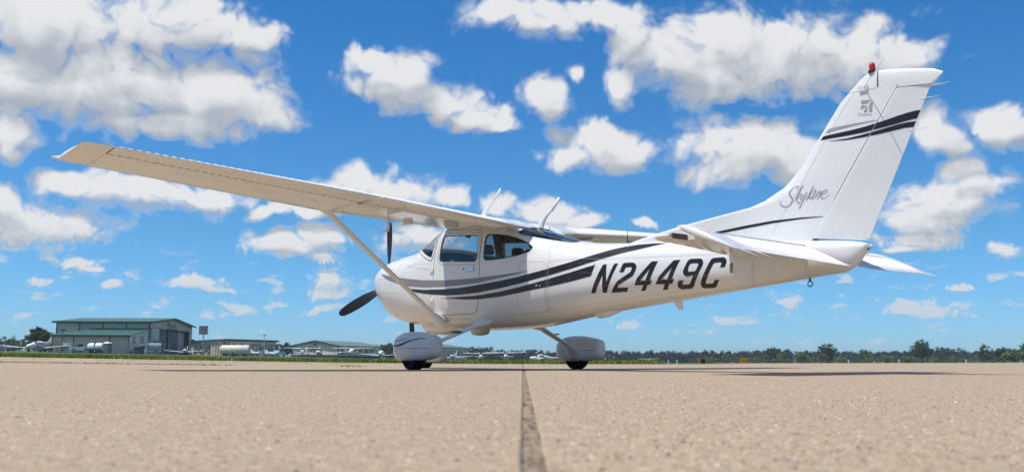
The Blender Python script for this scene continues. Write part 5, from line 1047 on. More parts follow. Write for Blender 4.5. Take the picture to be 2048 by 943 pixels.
# ---- propeller
def make_prop():
    hub = Vector((-46, 0, 52.0)); root = empty('propeller'); root.parent = PLANE
    prof = []
    for x, r in ((-56, 0.3), (-55, 2.0), (-52, 4.2), (-48, 5.9), (-44, 6.7), (-42.6, 6.7)): prof.append([(x, hub.y + r * math.cos(a), hub.z + r * math.sin(a)) for a in np.linspace(0, 2 * math.pi, 28, endpoint=False)])
    MB().loft(prof).obj('spinner', M_WHITE, root, True, IN, angle=60)
    for k in range(3):
        a = math.radians(0 + 120 * k)
        ax = Vector((0, -math.sin(a), math.cos(a))); tan = Vector((0, math.cos(a), math.sin(a))); fw = Vector((-1, 0, 0)); rings = []
        for r, ch, tw, th in ((4, 2.6, 60, 2.4), (8, 3.4, 52, 2.0), (13, 5.2, 42, 1.2), (19, 6.2, 34, .85), (26, 6.3, 27, .65), (32, 5.7, 22, .5), (36.5, 4.6, 19, .4), (38.6, 3.0, 18, .3), (39.4, 1.2, 18, .2)):
            t = math.radians(tw); cd_ = tan * math.cos(t) + fw * math.sin(t); nd = fw * math.cos(t) - tan * math.sin(t); c = hub + ax * r
            rings.append([c + cd_ * (u * ch / 2) + nd * (w * th / 2) for u, w in ((-1, 0), (-.6, .55), (0, .9), (.5, .8), (.85, .45), (1, 0), (.85, -.2), (.4, -.35), (-.2, -.3), (-.7, -.15))])
        MB().loft(rings).obj('blade', M_PROP, root, True, IN, angle=45)
make_prop()

# ---- wings
def naca(u):
    t = 0.12; th = 5 * t * (0.2969 * math.sqrt(u) - 0.126 * u - 0.3516 * u * u + 0.2843 * u ** 3 - 0.1015 * u ** 4)
    m, p = 0.022, 0.4; yc = m / p ** 2 * (2 * p * u - u * u) if u < p else m / (1 - p) ** 2 * ((1 - 2 * p) + 2 * p * u - u * u)
    return yc + th, yc - th
WK = [0, 20, 60, 100, 207]; WLEX = [38, 38, 38, 38, 45.5]; WLEZ = [77.6, 78.2, 78.9, 79.6, 84.2]; WTEX = [102, 102, 102, 101.5, 82.5]; WTEZ = [69.8, 70.4, 72.9, 75.4, 84.6]
def wsec(s): return [float(np.interp(s, WK, a)) for a in (WLEX, WLEZ, WTEX, WTEZ)]
def wpt(s, u, up, sg, bump=0.0, tsc=1.0):
    lx, lz, tx, tz = wsec(min(s, 207)); c = tx - lx; yu, yl = naca(u); h = (yu if up else yl) * tsc
    return Vector((lx + (tx - lx) * u, sg * s, lz + (tz - lz) * u + h * c + bump))
HNG = 0.715
def bead(s, pitch=3.2, w=0.85): 
    d = abs(((s / pitch) % 1.0) - 0.5) * pitch; return 0.0 if d > w else 0.5 * (1 + math.cos(math.pi * d / w))
def wing(sg):
    us = [HNG * (1 - math.cos(math.pi * k / 24)) / 2 * 1.0 for k in range(25)]
    us = [HNG * (k / 22) ** 1.7 for k in range(23)]
    ss = list(np.linspace(14.5, 207, 58)); rings = []
    for s in ss: rings.append([wpt(s, u, True, sg) for u in us[::-1]] + [wpt(s, u, False, sg) for u in us[1:]])
    w = MB().loft(rings).obj('wing', M_WHITE, PLANE, True, IN, angle=40)
    for nm, s0, s1 in (('wing_root_fairing', 14.5, 23.7), ('flap', 24, 100.2), ('aileron', 101.2, 206.5)):
        n = int((s1 - s0) / 0.4); V = []; F_ = []; uu = [HNG + 0.012 + (1 - HNG - 0.012) * k / 6 for k in range(7)]; R = []
        for i in range(n + 1):
            s = s0 + (s1 - s0) * i / n; fade = min(1, (s - s0) / 2.0, (s1 - s) / 2.0); bd = bead(s) * fade * (nm != 'wing_root_fairing')
            up = [wpt(s, u, True, sg, 0.70 * bd * math.sin(math.pi * min(1, (u - HNG) / (1 - HNG) * 0.9 + 0.1))) for u in uu[::-1]]
            lo = [wpt(s, u, False, sg, -0.70 * bd * math.sin(math.pi * min(1, (u - HNG) / (1 - HNG) * 0.9 + 0.1))) for u in uu]
            up[0] += Vector((0, 0, 0.12 + 0.12 * bd)); lo[-1] -= Vector((0, 0, 0.10))
            R.append(up + lo)
        o = MB().loft(R).obj(nm, M_WHITE, w, True, IN, angle=35)
        # the dark slot ahead of the surface
        V, F_ = [], []
        for i, s in enumerate(np.linspace(s0, s1, 30)):
            a = wpt(s, HNG - 0.002, False, sg); b = wpt(s, HNG + 0.014, False, sg); V += [a - Vector((0, 0, 0.02)), b - Vector((0, 0, 0.02))]
        if nm == 'flap':
            # lower cove lip
            R = [[wpt(s, 0.66, False, sg, -0.02), wpt(s, 0.70, False, sg, -0.55), wpt(s, 0.735, False, sg, -0.60), wpt(s, 0.74, False, sg, 0.1)] for s in np.linspace(s0, s1, 24)]
            MB().loft(R, False, False).obj('flap_cove_lip', M_WHITE, w, True, IN, angle=30)
            for sh in (40, 82):
                p = wpt(sh, 0.73, False, sg); MB().box(p.x - 7, p.x + 7, p.y - 0.5, p.y + 0.5, p.z - 2.0, p.z + 0.5).obj('flap_track', M_WHITE, w, False, IN)
        elif nm == 'aileron':
            for sh in (118, 152, 188):
                p = wpt(sh, 0.72, False, sg); MB().box(p.x - 1.2, p.x + 1.6, p.y - 0.35, p.y + 0.35, p.z - 0.5, p.z + 0.3).obj('aileron_hinge', M_WHITE, w, False, IN)
    # moulded tip: flat underside, the upper skin rolls over and down to it
    R = []; lx, lz, tx, tz = wsec(207)
    for s, tu, tl, le, te in ((207, 1, 1, 0, 0), (209, .97, 1, .0, 0), (211, .90, 1, .1, -.1), (213, .84, 1, .2, -.2), (214.8, .74, 1, .4, -.6), (216.0, .60, .97, .7, -1.2), (216.8, .40, .92, 1.0, -2.0), (217.3, .14, .86, 1.4, -3.0), (217.6, -.15, .80, 1.8, -4.0), (217.75, -.45, .7, 2.4, -5.0)):
        lx2, tx2 = lx - 1.0 * (s - 207) / 10 + le, tx + te; pts = []
        for up in (True, False):
            for u in [(k / 16) ** 1.6 for k in range(17)][::-1] if up else [(k / 16) ** 1.6 for k in range(1, 17)]:
                yu, yl = naca(u); h = yu * tu if up and tu >= 0 else (yl * -tu if up else yl * tl)
                pts.append(Vector((lx2 + (tx2 - lx2) * u, sg * s, lz + (tz - lz) * u + 0.062 * (s - 207) + h * 37)))
        R.append(pts)
    tip = MB().loft(R).obj('wing_tip', M_WHITE2, w, True, IN, angle=50)
    MB().cyl((45.6, sg * 217.6, 85.0), (-0.6, sg * 1, 0.05), 1.0, 3.0, 14, r2=0.5).obj('navigation_light', M_TAG, tip, True, IN, angle=60)
    V = []; 
    def uline(name, pts, wdt, mat):
        P3 = [wpt(s, u, False, sg) for s, u in pts]; N_ = [Vector((0.05, 0, -1)).normalized()] * len(P3); V, F_ = ribbon(P3, N_, -wdt / 2, wdt / 2, 0.06, 0.06, False); return mesh(name, V, F_, mat, w, True, IN)
    uline('panel_line', [(206.9, u) for u in np.linspace(0.03, 0.70, 14)], 0.16, M_SEAML)
    for sx in (150, 125, 70, 40): uline('panel_line', [(sx, u) for u in np.linspace(0.08, 0.70, 10)], 0.10, M_SEAML)
    uline('aileron_gap', [(s, HNG + 0.003) for s in np.linspace(101, 206.5, 40)], 0.55, M_SEAM)
    uline('flap_gap', [(s, HNG + 0.026) for s in np.linspace(24.5, 100, 40)], 0.5, M_SEAM)
    uline('flap_end_gap', [(100.7, u) for u in np.linspace(HNG, 0.99, 8)], 0.4, M_SEAM)
    uline('aileron_end_gap', [(206.75, u) for u in np.linspace(HNG, 0.99, 8)], 0.5, M_SEAM)
    uline('leading_edge_lap', [(s, 0.055) for s in np.linspace(24, 205, 40)], 0.22, M_SEAML)
    for sx in (138, 118):
        P = [(sx + 3.5 * math.sin(a), 0.48 + 0.055 * math.cos(a)) for a in np.linspace(0, 2 * math.pi, 25)]; uline('inspection_cover', P, 0.12, M_SEAML)
    # strut
    a, b = Vector((34.5, sg * 21.5, 28.0)), Vector((47.5, sg * 99, 77.4)); d = (b - a).normalized(); ch = Vector((1, 0, 0)); ch = (ch - d * ch.dot(d)).normalized(); th = d.cross(ch)
    def sring(t, c, k): 
        p = a.lerp(b, t); return [p + ch * (c * (0.5 - 0.5 * math.cos(q)) - c * .4) + th * k * math.sin(q) * (1.15 - 0.35 * (0.5 - 0.5 * math.cos(q))) for q in np.linspace(0, 2 * math.pi, 20, endpoint=False)]
    st = MB().loft([sring(t, c, k) for t, c, k in ((0.0, 4.3, 1.0), (.04, 4.3, .95), (.5, 4.3, .95), (.9, 4.3, .95), (.95, 5.2, 1.0), (.985, 8.5, 1.3), (1.01, 11, 1.6))]).obj('wing_strut', M_WHITE, PLANE, True, IN, angle=50)
    MB().loft([sring(t, c, k) for t, c, k in ((-0.04, 9.6, 3.0), (0.0, 8.4, 2.4), (.035, 6.4, 1.6), (.06, 4.7, 1.1))]).obj('strut_cuff', M_WHITE, st, True, IN, angle=50)
    MB().loft([sring(t, c, k) for t, c, k in ((0.34, 4.5, 1.05), (0.35, 4.5, 1.05))]).obj('strut_band', M_WHITE, st, True, IN, angle=50)
    # tie-down ring, pitot or vent
    p = wpt(94, 0.30, False, sg); MB().tube([(p.x, p.y, p.z), (p.x, p.y, p.z - 4.4), (p.x - .5, p.y, p.z - 5.0)], 0.22, 6).obj('tie_down_rod', M_WHITE2, w, True, IN)
    if sg < 0:
        p = wpt(66, 0.24, False, sg); MB().loft([[(x - .9, p.y - .35, z), (x + .9, p.y - .25, z), (x + .9, p.y + .25, z), (x - .9, p.y + .35, z)] for x, z in ((p.x, p.z + .5), (p.x, p.z - 4.6), (p.x - .4, p.z - 5.6))]).tube([(p.x + .5, p.y, p.z - 5.6), (p.x - 6.5, p.y, p.z - 6.2)], [.55, .35], 10).obj('pitot_mast', M_WHITE2, w, True, IN, angle=40)
        p = wpt(57, 0.30, False, sg); MB().box(p.x - 2.6, p.x + 2.6, p.y - 1.2, p.y + 1.2, p.z - 2.0, p.z + .4).obj('fuel_vent_block', M_WHITE2, w, False, IN)
    for sx in (204, 180):
        p = wpt(sx, 1.0, True, sg); MB().tube([(p.x - .5, p.y, p.z), (p.x + 5.2, p.y, p.z - .6)], 0.09, 5).obj('static_wick', M_WHITE2, w, True, IN)
    return w
WINGS = [wing(-1), wing(1)]

# ---- vertical tail
FLE = [(47, 150), (58.4, 151), (59.6, 156), (61.4, 167), (63.6, 182.6), (65.6, 201.3), (67.4, 218.7), (69.3, 225.9), (73.5, 235.2), (79.5, 242.2), (90.8, 251.3), (102.1, 260.2), (106.3, 265.0), (109.6, 269.0), (111.0, 271.5), (111.5, 273.6)]
def fle(z): return float(np.interp(z, [p[0] for p in FLE], [p[1] for p in FLE]))
def fth(z): return float(np.interp(z, (50, 60, 66, 75, 105, 112), (2.5, 2.3, 2.3, 2.25, 1.3, 0.9)))
def hinge(z): return 247.9 + (z - 52) * 0.6843
def rte(z): return 269.1 + (z - 49.4) * 0.4886
def fin_hw(x, z):
    T = fth(z); d = x - fle(z)
    T *= 1.0 if z < 108 else math.sqrt(max(0, 1 - ((z - 108) / 3.8) ** 2))
    h = hinge(min(z, 104))
    if x <= h: return T * math.sqrt(max(0, 1 - max(0, 1 - d / 11.0) ** 2)) * (1.0 - 0.12 * max(0, d) / 60)
    e = rte(z); return max(0.16, T * 0.93 * (1 - (x - h) / (e - h + .01)) + 0.12)
FIN = empty('vertical_tail'); FIN.parent = PLANE
zz = list(np.concatenate([np.linspace(50, 58.4, 6), np.linspace(58.6, 70, 40), np.linspace(70.6, 104.4, 60), np.linspace(104.8, 111.45, 16)]))
V = []; F_ = []; NC = 30
for z in zz:
    a = fle(z); b = hinge(z) - 0.14 if z <= 104.4 else 275.7
    row = [a + (b - a) * (k / NC) ** 2.2 for k in range(NC + 1)]
    V += [(x, -fin_hw(x, z), z) for x in row[::-1]] + [(x, fin_hw(x, z), z) for x in row[1:]]
nrow = 2 * NC + 1
for i in range(len(zz) - 1):
    for j in range(nrow - 1): F_.append((i * nrow + j, i * nrow + j + 1, (i + 1) * nrow + j + 1, (i + 1) * nrow + j))
    F_.append((i * nrow + nrow - 1, i * nrow, (i + 1) * nrow, (i + 1) * nrow + nrow - 1))
F_.append(tuple(range((len(zz) - 1) * nrow, len(zz) * nrow)))
fin = mesh('fin', V, F_, M_WHITE, FIN, True, IN, angle=40)
V = []; F_ = []; nz = 40; nx = 14
for i in range(nz + 1):
    v = i / nz; A_ = Vector((247.9, 0, 52)).lerp(Vector((282.8, 0, 103.0)), v); B_ = Vector((269.1, 0, 49.4)).lerp(Vector((294.8, 0, 102.0)), v)
    row = [A_.lerp(B_, k / nx) for k in range(nx + 1)]
    hw = [max(0.14, (fth(p.z) * 0.93) * (1 - k / nx) + 0.1) * (0.88 if k == 0 else 1) for k, p in enumerate(row)]
    V += [(p.x, -h, p.z) for p, h in zip(row, hw)] + [(p.x, h, p.z) for p, h in zip(row[::-1], hw[::-1])]
nrow = 2 * (nx + 1)
for i in range(nz):
    for j in range(nrow): k = (j + 1) % nrow; F_.append((i * nrow + j, i * nrow + k, (i + 1) * nrow + k, (i + 1) * nrow + j))
F_ += [tuple(range(nrow))[::-1], tuple(range(nz * nrow, (nz + 1) * nrow))]
rud = mesh('rudder', V, F_, M_WHITE, FIN, True, IN, angle=40)
# rudder balance cap at the top
R = []
for x in np.concatenate([np.linspace(276.2, 294, 20), np.linspace(294.5, 299.2, 10)]):
    lo = float(np.interp(x, (276, 282.8, 294.8, 296.3, 297.7, 299.3), (104.9, 103.35, 102.15, 103.0, 104.1, 105.25))); hi = float(np.interp(x, (276, 280, 283, 289.5, 294, 296.5, 299.3), (111.45, 110.9, 110.3, 108.9, 107.8, 107.0, 105.5)))
    wv = float(np.interp(x, (276, 279, 284, 296, 299.3), (1.0, 1.15, 1.1, .6, .15))); n = 12; ring = []
    for k in range(n + 1):
        t = k / n; ring.append((x, -wv * math.sqrt(max(0.0, 1 - (t - .25) ** 2 / .5625)) if t > .25 else -wv, lo + (hi - lo) * t))
    R.append(ring + [(p[0], -p[1], p[2]) for p in ring[::-1]])
cap = MB().loft(R).obj('rudder_cap', M_WHITE2, rud, True, IN, angle=45)
def on_fin(off, hwf=fin_hw):
    def fn(u, v):
        y = hwf(u, v); e = 0.4; n = Vector((-(hwf(u + e, v) - hwf(u - e, v)) / (2 * e), -1, -(hwf(u, v + e) - hwf(u, v - e)) / (2 * e))).normalized()
        return Vector((u, -y, v)) + n * off, n
    return fn
def rud_hw(x, z):
    A_ = hinge(z); B_ = rte(z); return max(0.14, fth(z) * 0.93 * (1 - (x - A_) / (B_ - A_)) + 0.1)
def clip_x(P, sgn):
    """cut a side-view polygon along the rudder hinge"""
    out = []; n = len(P); g = lambda p: sgn * (p[0] - hinge(p[1])) - 0.25
    for i in range(n):
        a, b = P[i], P[(i + 1) % n]; ga, gb = g(a), g(b)
        if ga >= 0: out.append(a)
        if ga * gb < 0: t = ga / (ga - gb); out.append((a[0] + (b[0] - a[0]) * t, a[1] + (b[1] - a[1]) * t))
    return out
for nm, P, mt in (('mauve_stripe', FIN_A, M_LOGO), ('black_stripe', FIN_B, M_BLACK), ('black_stripe', FIN_C, M_BLACK), ('black_stripe', DORSAL, M_BLACK)):
    for sgn, par, hwf in ((-1, fin, fin_hw), (1, rud, rud_hw)):
        Q = clip_x(P, sgn); Q = [(max(a, fle(b) + 0.05), b) if sgn < 0 else (min(a, rte(b)), b) for a, b in Q]
        if len(Q) > 2 and abs(area2(Q)) > 1.0: bm_obj(flat_fill([Q], 1.0), nm, mt, par, on_fin(0.1, hwf))
lg = None
for P in LOGO:
    o_ = bm_obj(flat_fill([P], 1.5), 'emblem_bar', M_LOGO, fin, on_fin(0.1))
def text_on(txt, quad, name, mat, parent, fn, spacing=1.0):
    cu = bpy.data.curves.new('t', 'FONT'); cu.body = txt; cu.size = 1.0; cu.space_character = spacing
    o = bpy.data.objects.new('t', cu); COL.objects.link(o); dg = bpy.context.evaluated_depsgraph_get(); me = bpy.data.meshes.new_from_object(o.evaluated_get(dg))
    bpy.data.objects.remove(o); bm = bmesh.new(); bm.from_mesh(me); bpy.data.meshes.remove(me)
    xs = [v.co.x for v in bm.verts]; ys = [v.co.y for v in bm.verts]; x0, x1, y0, y1 = min(xs), max(xs), min(ys), max(ys)
    Q = [Vector((a, b, 0)) for a, b in quad]
    for v in bm.verts:
        s, t = (v.co.x - x0) / (x1 - x0), (v.co.y - y0) / (y1 - y0); v.co = Q[0].lerp(Q[1], s).lerp(Q[3].lerp(Q[2], s), t)
    return bm_obj(bm, name, mat, parent, fn)
text_on('Cessna', CESSNA_Q, 'maker_lettering', M_LOGO, fin, on_fin(0.1))
# the brush script along the fin root
mb = bmesh.new()
for S in SCRIPT:
    P = [Vector((a, b, 0)) for a, b, w in S]; Wd = [w for a, b, w in S]; D_ = []; DW = []
    for i in range(len(P) - 1):                      # catmull-rom
        p0, p1, p2, p3 = P[max(i - 1, 0)], P[i], P[i + 1], P[min(i + 2, len(P) - 1)]
        for k in range(6):
            t = k / 6; D_.append(0.5 * ((2 * p1) + (p2 - p0) * t + (2 * p0 - 5 * p1 + 4 * p2 - p3) * t * t + (3 * p1 - p0 - 3 * p2 + p3) * t ** 3)); DW.append(Wd[i] + (Wd[i + 1] - Wd[i]) * t)
    D_.append(P[-1]); DW.append(Wd[-1]); prev = None
    for i, p in enumerate(D_):
        d = (D_[min(i + 1, len(D_) - 1)] - D_[max(i - 1, 0)]).normalized(); s_ = Vector((-d.y, d.x, 0)) * max(DW[i] * 0.52, 0.09) * 0.5
        cur = (mb.verts.new(p + s_), mb.verts.new(p - s_))
        if prev: mb.faces.new((prev[0], prev[1], cur[1], cur[0]))
        prev = cur
mb.verts.index_update(); bm_obj(mb, 'script_lettering', M_LOGO, fin, on_fin(0.12))
def fin_line(P, w, mat, par=None, hwf=fin_hw, off=0.08, name='panel_line'):
    q = dense([Vector((a, b, 0)) for a, b in P], 1.0, False); pn = [on_fin(0, hwf)(v.x, v.y) for v in q]
    V, F_ = ribbon([p for p, n in pn], [n for p, n in pn], -w / 2, w / 2, off, off, False); return mesh(name, V, F_, mat, par or fin, True, IN)
fin_line([(fle(104.5) + 1.2, 105.2), (275.5, 104.6)], 0.16, M_SEAML); fin_line(FIN_SEAM, 0.12, M_SEAML)
fin_line([(275.9, 104.9), (275.9, 111.0)], 0.3, M_SEAM)
fr_rows = []
for dx in (-1.6, -3.0): fr_rows.append([(hinge(z) + dx, z) for z in np.linspace(54, 103, 30)])
for z0, z1, x0, x1 in ((104.0, 105.9, 282, 266), (105.6, 110.5, 274.6, 274.6), (74, 71, 262, 250)): fr_rows.append([(x0, z0), (x1, z1)])
fr_rows.append([(262 - 3, 76.5), (252, 79)])
rivets(fr_rows, fin, on_fin(0.0), 1.6, 0.17)
rr_rows = [[(hinge(z) + 1.4, z) for z in np.linspace(54, 102, 30)], [(hinge(z) * .55 + rte(z) * .45, z) for z in np.linspace(53, 101, 30)], [(hinge(102) + 1, 101.8), (rte(101) - 1.5, 101)], [(hinge(53) + 2, 52.6), (rte(50.6) - 1, 50.6)], [(hinge(76), 76), (rte(73) - 9, 73)]]
rivets(rr_rows, rud, on_fin(0.0, rud_hw), 1.6, 0.17)
# beacon and whisker antennas
bc = Vector((273.6, 0, 111.2)); prof = [(0, 1.5), (.7, 1.5)]
base = MB().loft([[(bc.x + r * math.cos(a), r * math.sin(a), bc.z + h) for a in np.linspace(0, 6.2832, 20, endpoint=False)] for h, r in prof]).obj('beacon_base', M_DARK, FIN, True, IN, angle=40)
MB().loft([[(bc.x + r * math.cos(a), r * math.sin(a), bc.z + h) for a in np.linspace(0, 6.2832, 20, endpoint=False)] for h, r in ((.7, 1.1), (2.0, 1.16), (2.9, 1.08), (3.5, .75), (3.75, .25))]).obj('beacon_lens', M_RED, base, True, IN, angle=60)
for sg in (-1, 1):
    k = MB().box(268.8, 272.2, min(sg * .7, sg * 1.9), max(sg * .7, sg * 1.9), 104.6, 106.6).obj('antenna_mount', M_WHITE2, FIN, False, IN)
    MB().tube([(271, sg * 1.7, 105.9), (290, sg * 23, 107.6)], [.16, .09], 6).obj('whisker_antenna', M_WHITE2, k, True, IN)
for z, dx in ((101.6, 6.5), (97.5, 5), (87, 6), (50.4, 6)): MB().tube([(rte(z) - 3, -.2, z), (rte(z) + dx, -.2, z - .3)], [.16, .09], 5).obj('static_wick', M_WHITE2, rud, True, IN)

# ---- horizontal tail, elevators hanging down
def hstab(sg):
    def le(s): return float(np.interp(s, (0, 7, 61, 66, 69, 70.5), (212, 212.6, 223.6, 225, 226.8, 229.5)))
    def prof(u): return math.sqrt(max(0, 1 - max(0, 1 - u / .35) ** 2)) 
    def sect(s, x1, thk, t1):
        a = le(s); us = [(k / 14) ** 1.8 for k in range(15)]; up = []; lo = []
        for u in us:
            x = a + (x1 - a) * u; h = thk * prof(u) * (1 - t1 * u)
            up.append((x, sg * s, 48.4 + h)); lo.append((x, sg * s, 48.4 - h))
        return up[::-1] + lo[1:]
    R = [sect(s, 245.6, 1.6 - .5 * s / 61, .25) for s in np.linspace(3, 61, 24)]
    st = MB().loft(R).obj('horizontal_stabilizer', M_WHITE, PLANE, True, IN, angle=40)
    R = [sect(s, 234.4, t, .0) for s, t in ((61, 1.1), (64, 1.08), (67, 1.0), (69, .8), (70.1, .5), (70.6, .15))]
    MB().loft(R).obj('stabilizer_tip', M_WHITE2, st, True, IN, angle=40)
    MB().box(234.5, 234.9, sg * 61 if sg > 0 else -69, 69 if sg > 0 else sg * 61, 47.5, 49.3).obj('tip_closure', M_SEAM, st, False, IN)
    # elevator, hinged on x = 246
    dl = math.radians(22.5); H0 = Vector((246.3, 0, 47.7)); cs, sn = math.cos(dl), math.sin(dl)
    def rot(dx, dz): return H0.x + dx * cs + dz * sn, H0.z - dx * sn + dz * cs
    R = []; s0, s1 = 7.0, 70.0 if sg < 0 else 65.0; n = int((s1 - s0) / 0.4)
    for i in range(n + 1):
        s = s0 + (s1 - s0) * i / n; c = float(np.interp(s, (7, 12, 70), (20.8, 21.0, 16.0))); bd = bead(s, 2.6, .6) * min(1, (s - s0) / 2, (60 - s) / 2 if s < 60 else 0)
        edge = min(1, max(0.25, (s1 - s) / 1.2)); up = []; lo = []
        d0 = 0.3 if s < (61.2 if sg < 0 else 57) else -9.6
        for k in range(9):
            u = k / 8; dx = d0 + (c - d0) * u ** 1.25; q = max(0.0, dx) / c
            h = 1.2 * (1 - q) * edge + .1
            if d0 < 0: h = 1.25 * math.sqrt(max(0.02, 1 - max(0, 1 - (dx - d0) / 5.0) ** 2)) * (1 - q) * edge + .08
            elif k == 0: h *= .6
            b_ = .5 * bd * math.sin(math.pi * min(1, q * .9 + .1)); x, z = rot(dx, h + b_); up.append((x, sg * s, z)); x, z = rot(dx, -h - b_); lo.append((x, sg * s, z))
        R.append(up[::-1] + lo)
    el = MB().loft(R).obj('elevator', M_WHITE, PLANE, True, IN, angle=35)
    for s, L in (((67.5, 7.5), (60, 7)) if sg < 0 else ((63, 4.5), (58, 4.5))):
        c = 16.6; x, z = rot(c - 1, 0); x2, z2 = rot(c + L, 0); MB().tube([(x, sg * s, z), (x2, sg * s, z2)], [.16, .1], 5).obj('static_wick', M_WHITE2, el, True, IN)
    return st
hstab(-1); hstab(1)

# ---- landing gear
def pant_ring(c, x, w, zlo, zhi, n=30, e=3.2):
    zc = (zlo + zhi) / 2; h = (zhi - zlo) / 2
    return [(c[0] + x, c[1] + w * math.copysign(abs(math.cos(a)) ** (2 / e), math.cos(a)), zc + h * math.copysign(abs(math.sin(a)) ** (2 / e), math.sin(a))) for a in np.linspace(0, 2 * math.pi, n, endpoint=False)]
def tyre(c, r, w, parent):
    prof = [(-.22, .36), (-.42, .56), (-.5, .80), (-.42, .93), (-.22, .99), (0, 1.0), (.22, .99), (.42, .93), (.5, .80), (.42, .56), (.22, .36)]; N = 44; V = []; F_ = []
    for i in range(N):
        a = 2 * math.pi * i / N
        for y, rr_ in prof:
            z = c[2] + rr_ * r * math.sin(a); V.append((c[0] + rr_ * r * math.cos(a), c[1] + y * w * (1.1 if z < GZ + 1.2 else 1), max(GZ, z)))
    m_ = len(prof)
    for i in range(N):
        for j in range(m_): F_.append((i * m_ + j, ((i + 1) % N) * m_ + j, ((i + 1) % N) * m_ + (j + 1) % m_, i * m_ + (j + 1) % m_))
    t = mesh('tyre', V, F_, M_TYRE, parent, True, IN, angle=60)
    MB().cyl(c, (0, 1, 0), r * .38, w * .4, 20).obj('wheel_hub', M_DARK, t, True, IN, angle=40)
def main_gear(sg):
    MAINX = 60.3 if sg < 0 else 64.2
    g = empty('main_gear'); g.parent = PLANE; c = (MAINX, sg * 54.0, 0)
    R = [pant_ring(c, x, w, lo, hi) for x, w, lo, hi in ((-14.6, .4, 10.4, 12.8), (-14.3, 2.0, 8.4, 14.4), (-13.2, 3.4, 6.8, 16.0), (-10.6, 4.6, 5.6, 17.8), (-6, 5.2, 5.2, 19.1), (0, 5.3, 5.2, 19.6), (6, 5.2, 5.4, 19.3), (11, 4.8, 5.8, 18.6), (15, 4.3, 6.4, 17.8), (18.2, 3.7, 7.2, 17.0), (19.0, 3.1, 8.0, 16.3), (19.3, 1.6, 9.6, 14.8))]
    p = MB().loft(R).obj('wheel_fairing', M_FAIR, g, True, IN, angle=60)
    def side_y(x, z):
        for i in range(len(R) - 1):
            if R[i][0][0] <= x <= R[i + 1][0][0]:
                t = (x - R[i][0][0]) / (R[i + 1][0][0] - R[i][0][0]); out = []
                for Q in (R[i], R[i + 1]):
                    zs = [q[2] for q in Q]; w = max(abs(q[1] - c[1]) for q in Q); zc = (max(zs) + min(zs)) / 2; h = (max(zs) - min(zs)) / 2
                    out.append(w * max(0, 1 - min(1, abs(z - zc) / h) ** 3.2) ** (1 / 3.2))
                return out[0] + (out[1] - out[0]) * t
        return 0
    def onp(off):
        return lambda u, v: (Vector((u, c[1] + sg * (side_y(u, v) + off), v)), Vector((0, sg, 0.0)))
    X0 = MAINX
    for nm, P, mt in (('black_stripe', [(-13.0, 14.2), (-11, 13.4), (-7, 13.3), (-3, 14.0), (2, 15.1), (8, 16.0), (13, 16.3), (16.5, 16.0), (12, 15.9), (6, 15.2), (1, 14.0), (-3, 12.8), (-7, 12.2), (-11, 12.4)], M_BLACK), ('mauve_stripe', [(-12.8, 14.8), (-10, 14.4), (-5, 14.8), (0, 15.8), (4, 16.5), (-1, 16.2), (-6, 15.6), (-11, 15.5)], M_LOGO)):
        bm_obj(flat_fill([shift(P, X0, 0)], 1.0), nm, mt, p, onp(0.1), False)
    V, F_ = ribbon([onp(0)(x, 11.4)[0] for x in np.linspace(X0 - 13.4, X0 + 18.1, 50)], [Vector((0, sg, 0))] * 50, -.1, .1, .06, .06, False); mesh('panel_line', V, F_, M_SEAM, p, False, IN)
    V, F_ = ribbon([Vector((q.x, 2 * c[1] - q.y, q.z)) for q in (onp(0)(x, 11.4)[0] for x in np.linspace(X0 - 13.4, X0 + 18.1, 50))], [Vector((0, -sg, 0))] * 50, -.1, .1, .06, .06, False); mesh('panel_line', V, F_, M_SEAM, p, False, IN)
    for x9, z9 in ((-11, 12.4), (-4, 12.4), (3, 12.4), (10, 12.4), (15, 12.4), (-11, 9.6), (12, 9.6)):
        q9 = onp(.05)(X0 + x9, z9)[0]; MB().cyl(q9, (0, sg, 0), .2, .1, 8).obj('fairing_screw', M_DARK, p)
    tyre((MAINX, sg * 54.0, 8.7), 8.0, 6.2, g)
    a, b = Vector((69.5, sg * 15, 26.0)), Vector((MAINX + 2, sg * 50.5, 11.4)); d = (b - a).normalized(); chd = Vector((1, 0, 0)); chd = (chd - d * chd.dot(d)).normalized(); th = d.cross(chd)
    def gr(t, cw, k): q = a.lerp(b, t); return [q + chd * cw * .5 * math.cos(v) + th * k * math.sin(v) for v in np.linspace(0, 2 * math.pi, 18, endpoint=False)]
    MB().loft([gr(t, cw, k) for t, cw, k in ((0, 6.4, 1.0), (.3, 5.6, .95), (.7, 4.6, .85), (1.0, 4.2, .85))]).obj('gear_leg', M_WHITE, g, True, IN, angle=50)
    MB().loft([gr(t, cw, k) for t, cw, k in ((-.1, 12, 3.0), (.06, 11, 2.6), (.15, 9, 2.0), (.20, 6.9, 1.3), (.215, 6.3, 1.05))]).obj('leg_root_cuff', M_WHITE, g, True, IN, angle=50)
    MB().loft([gr(t, cw, k) for t, cw, k in ((.84, 4.6, 1.0), (.9, 7.5, 2.0), (.97, 12, 4.0), (1.06, 15, 5.4), (1.1, 13, 4.6))]).obj('leg_end_cuff', M_FAIR, p, True, IN, angle=50)
    q = a.lerp(b, .5); MB().box(q.x - 3.4, q.x + 3.4, q.y - 1.2, q.y + 1.2, q.z + .9, q.z + 1.5).obj('step_plate', M_DARK, g, False, IN)
    sp = [onp(.05)(X0 + x, z)[0] for x, z in ((-10.5, 10.2), (-7.4, 10.2), (-7.4, 6.6), (-10.2, 6.6), (-10.5, 10.2))]
    V, F_ = ribbon(sp, [Vector((0, sg, 0))] * 5, -.06, .06, .08, .08, False); mesh('access_hatch', V, F_, M_SEAM, p, False, IN)
main_gear(-1); main_gear(1)
g = empty('nose_gear'); g.parent = PLANE; c = (-7.0, 0, 0)
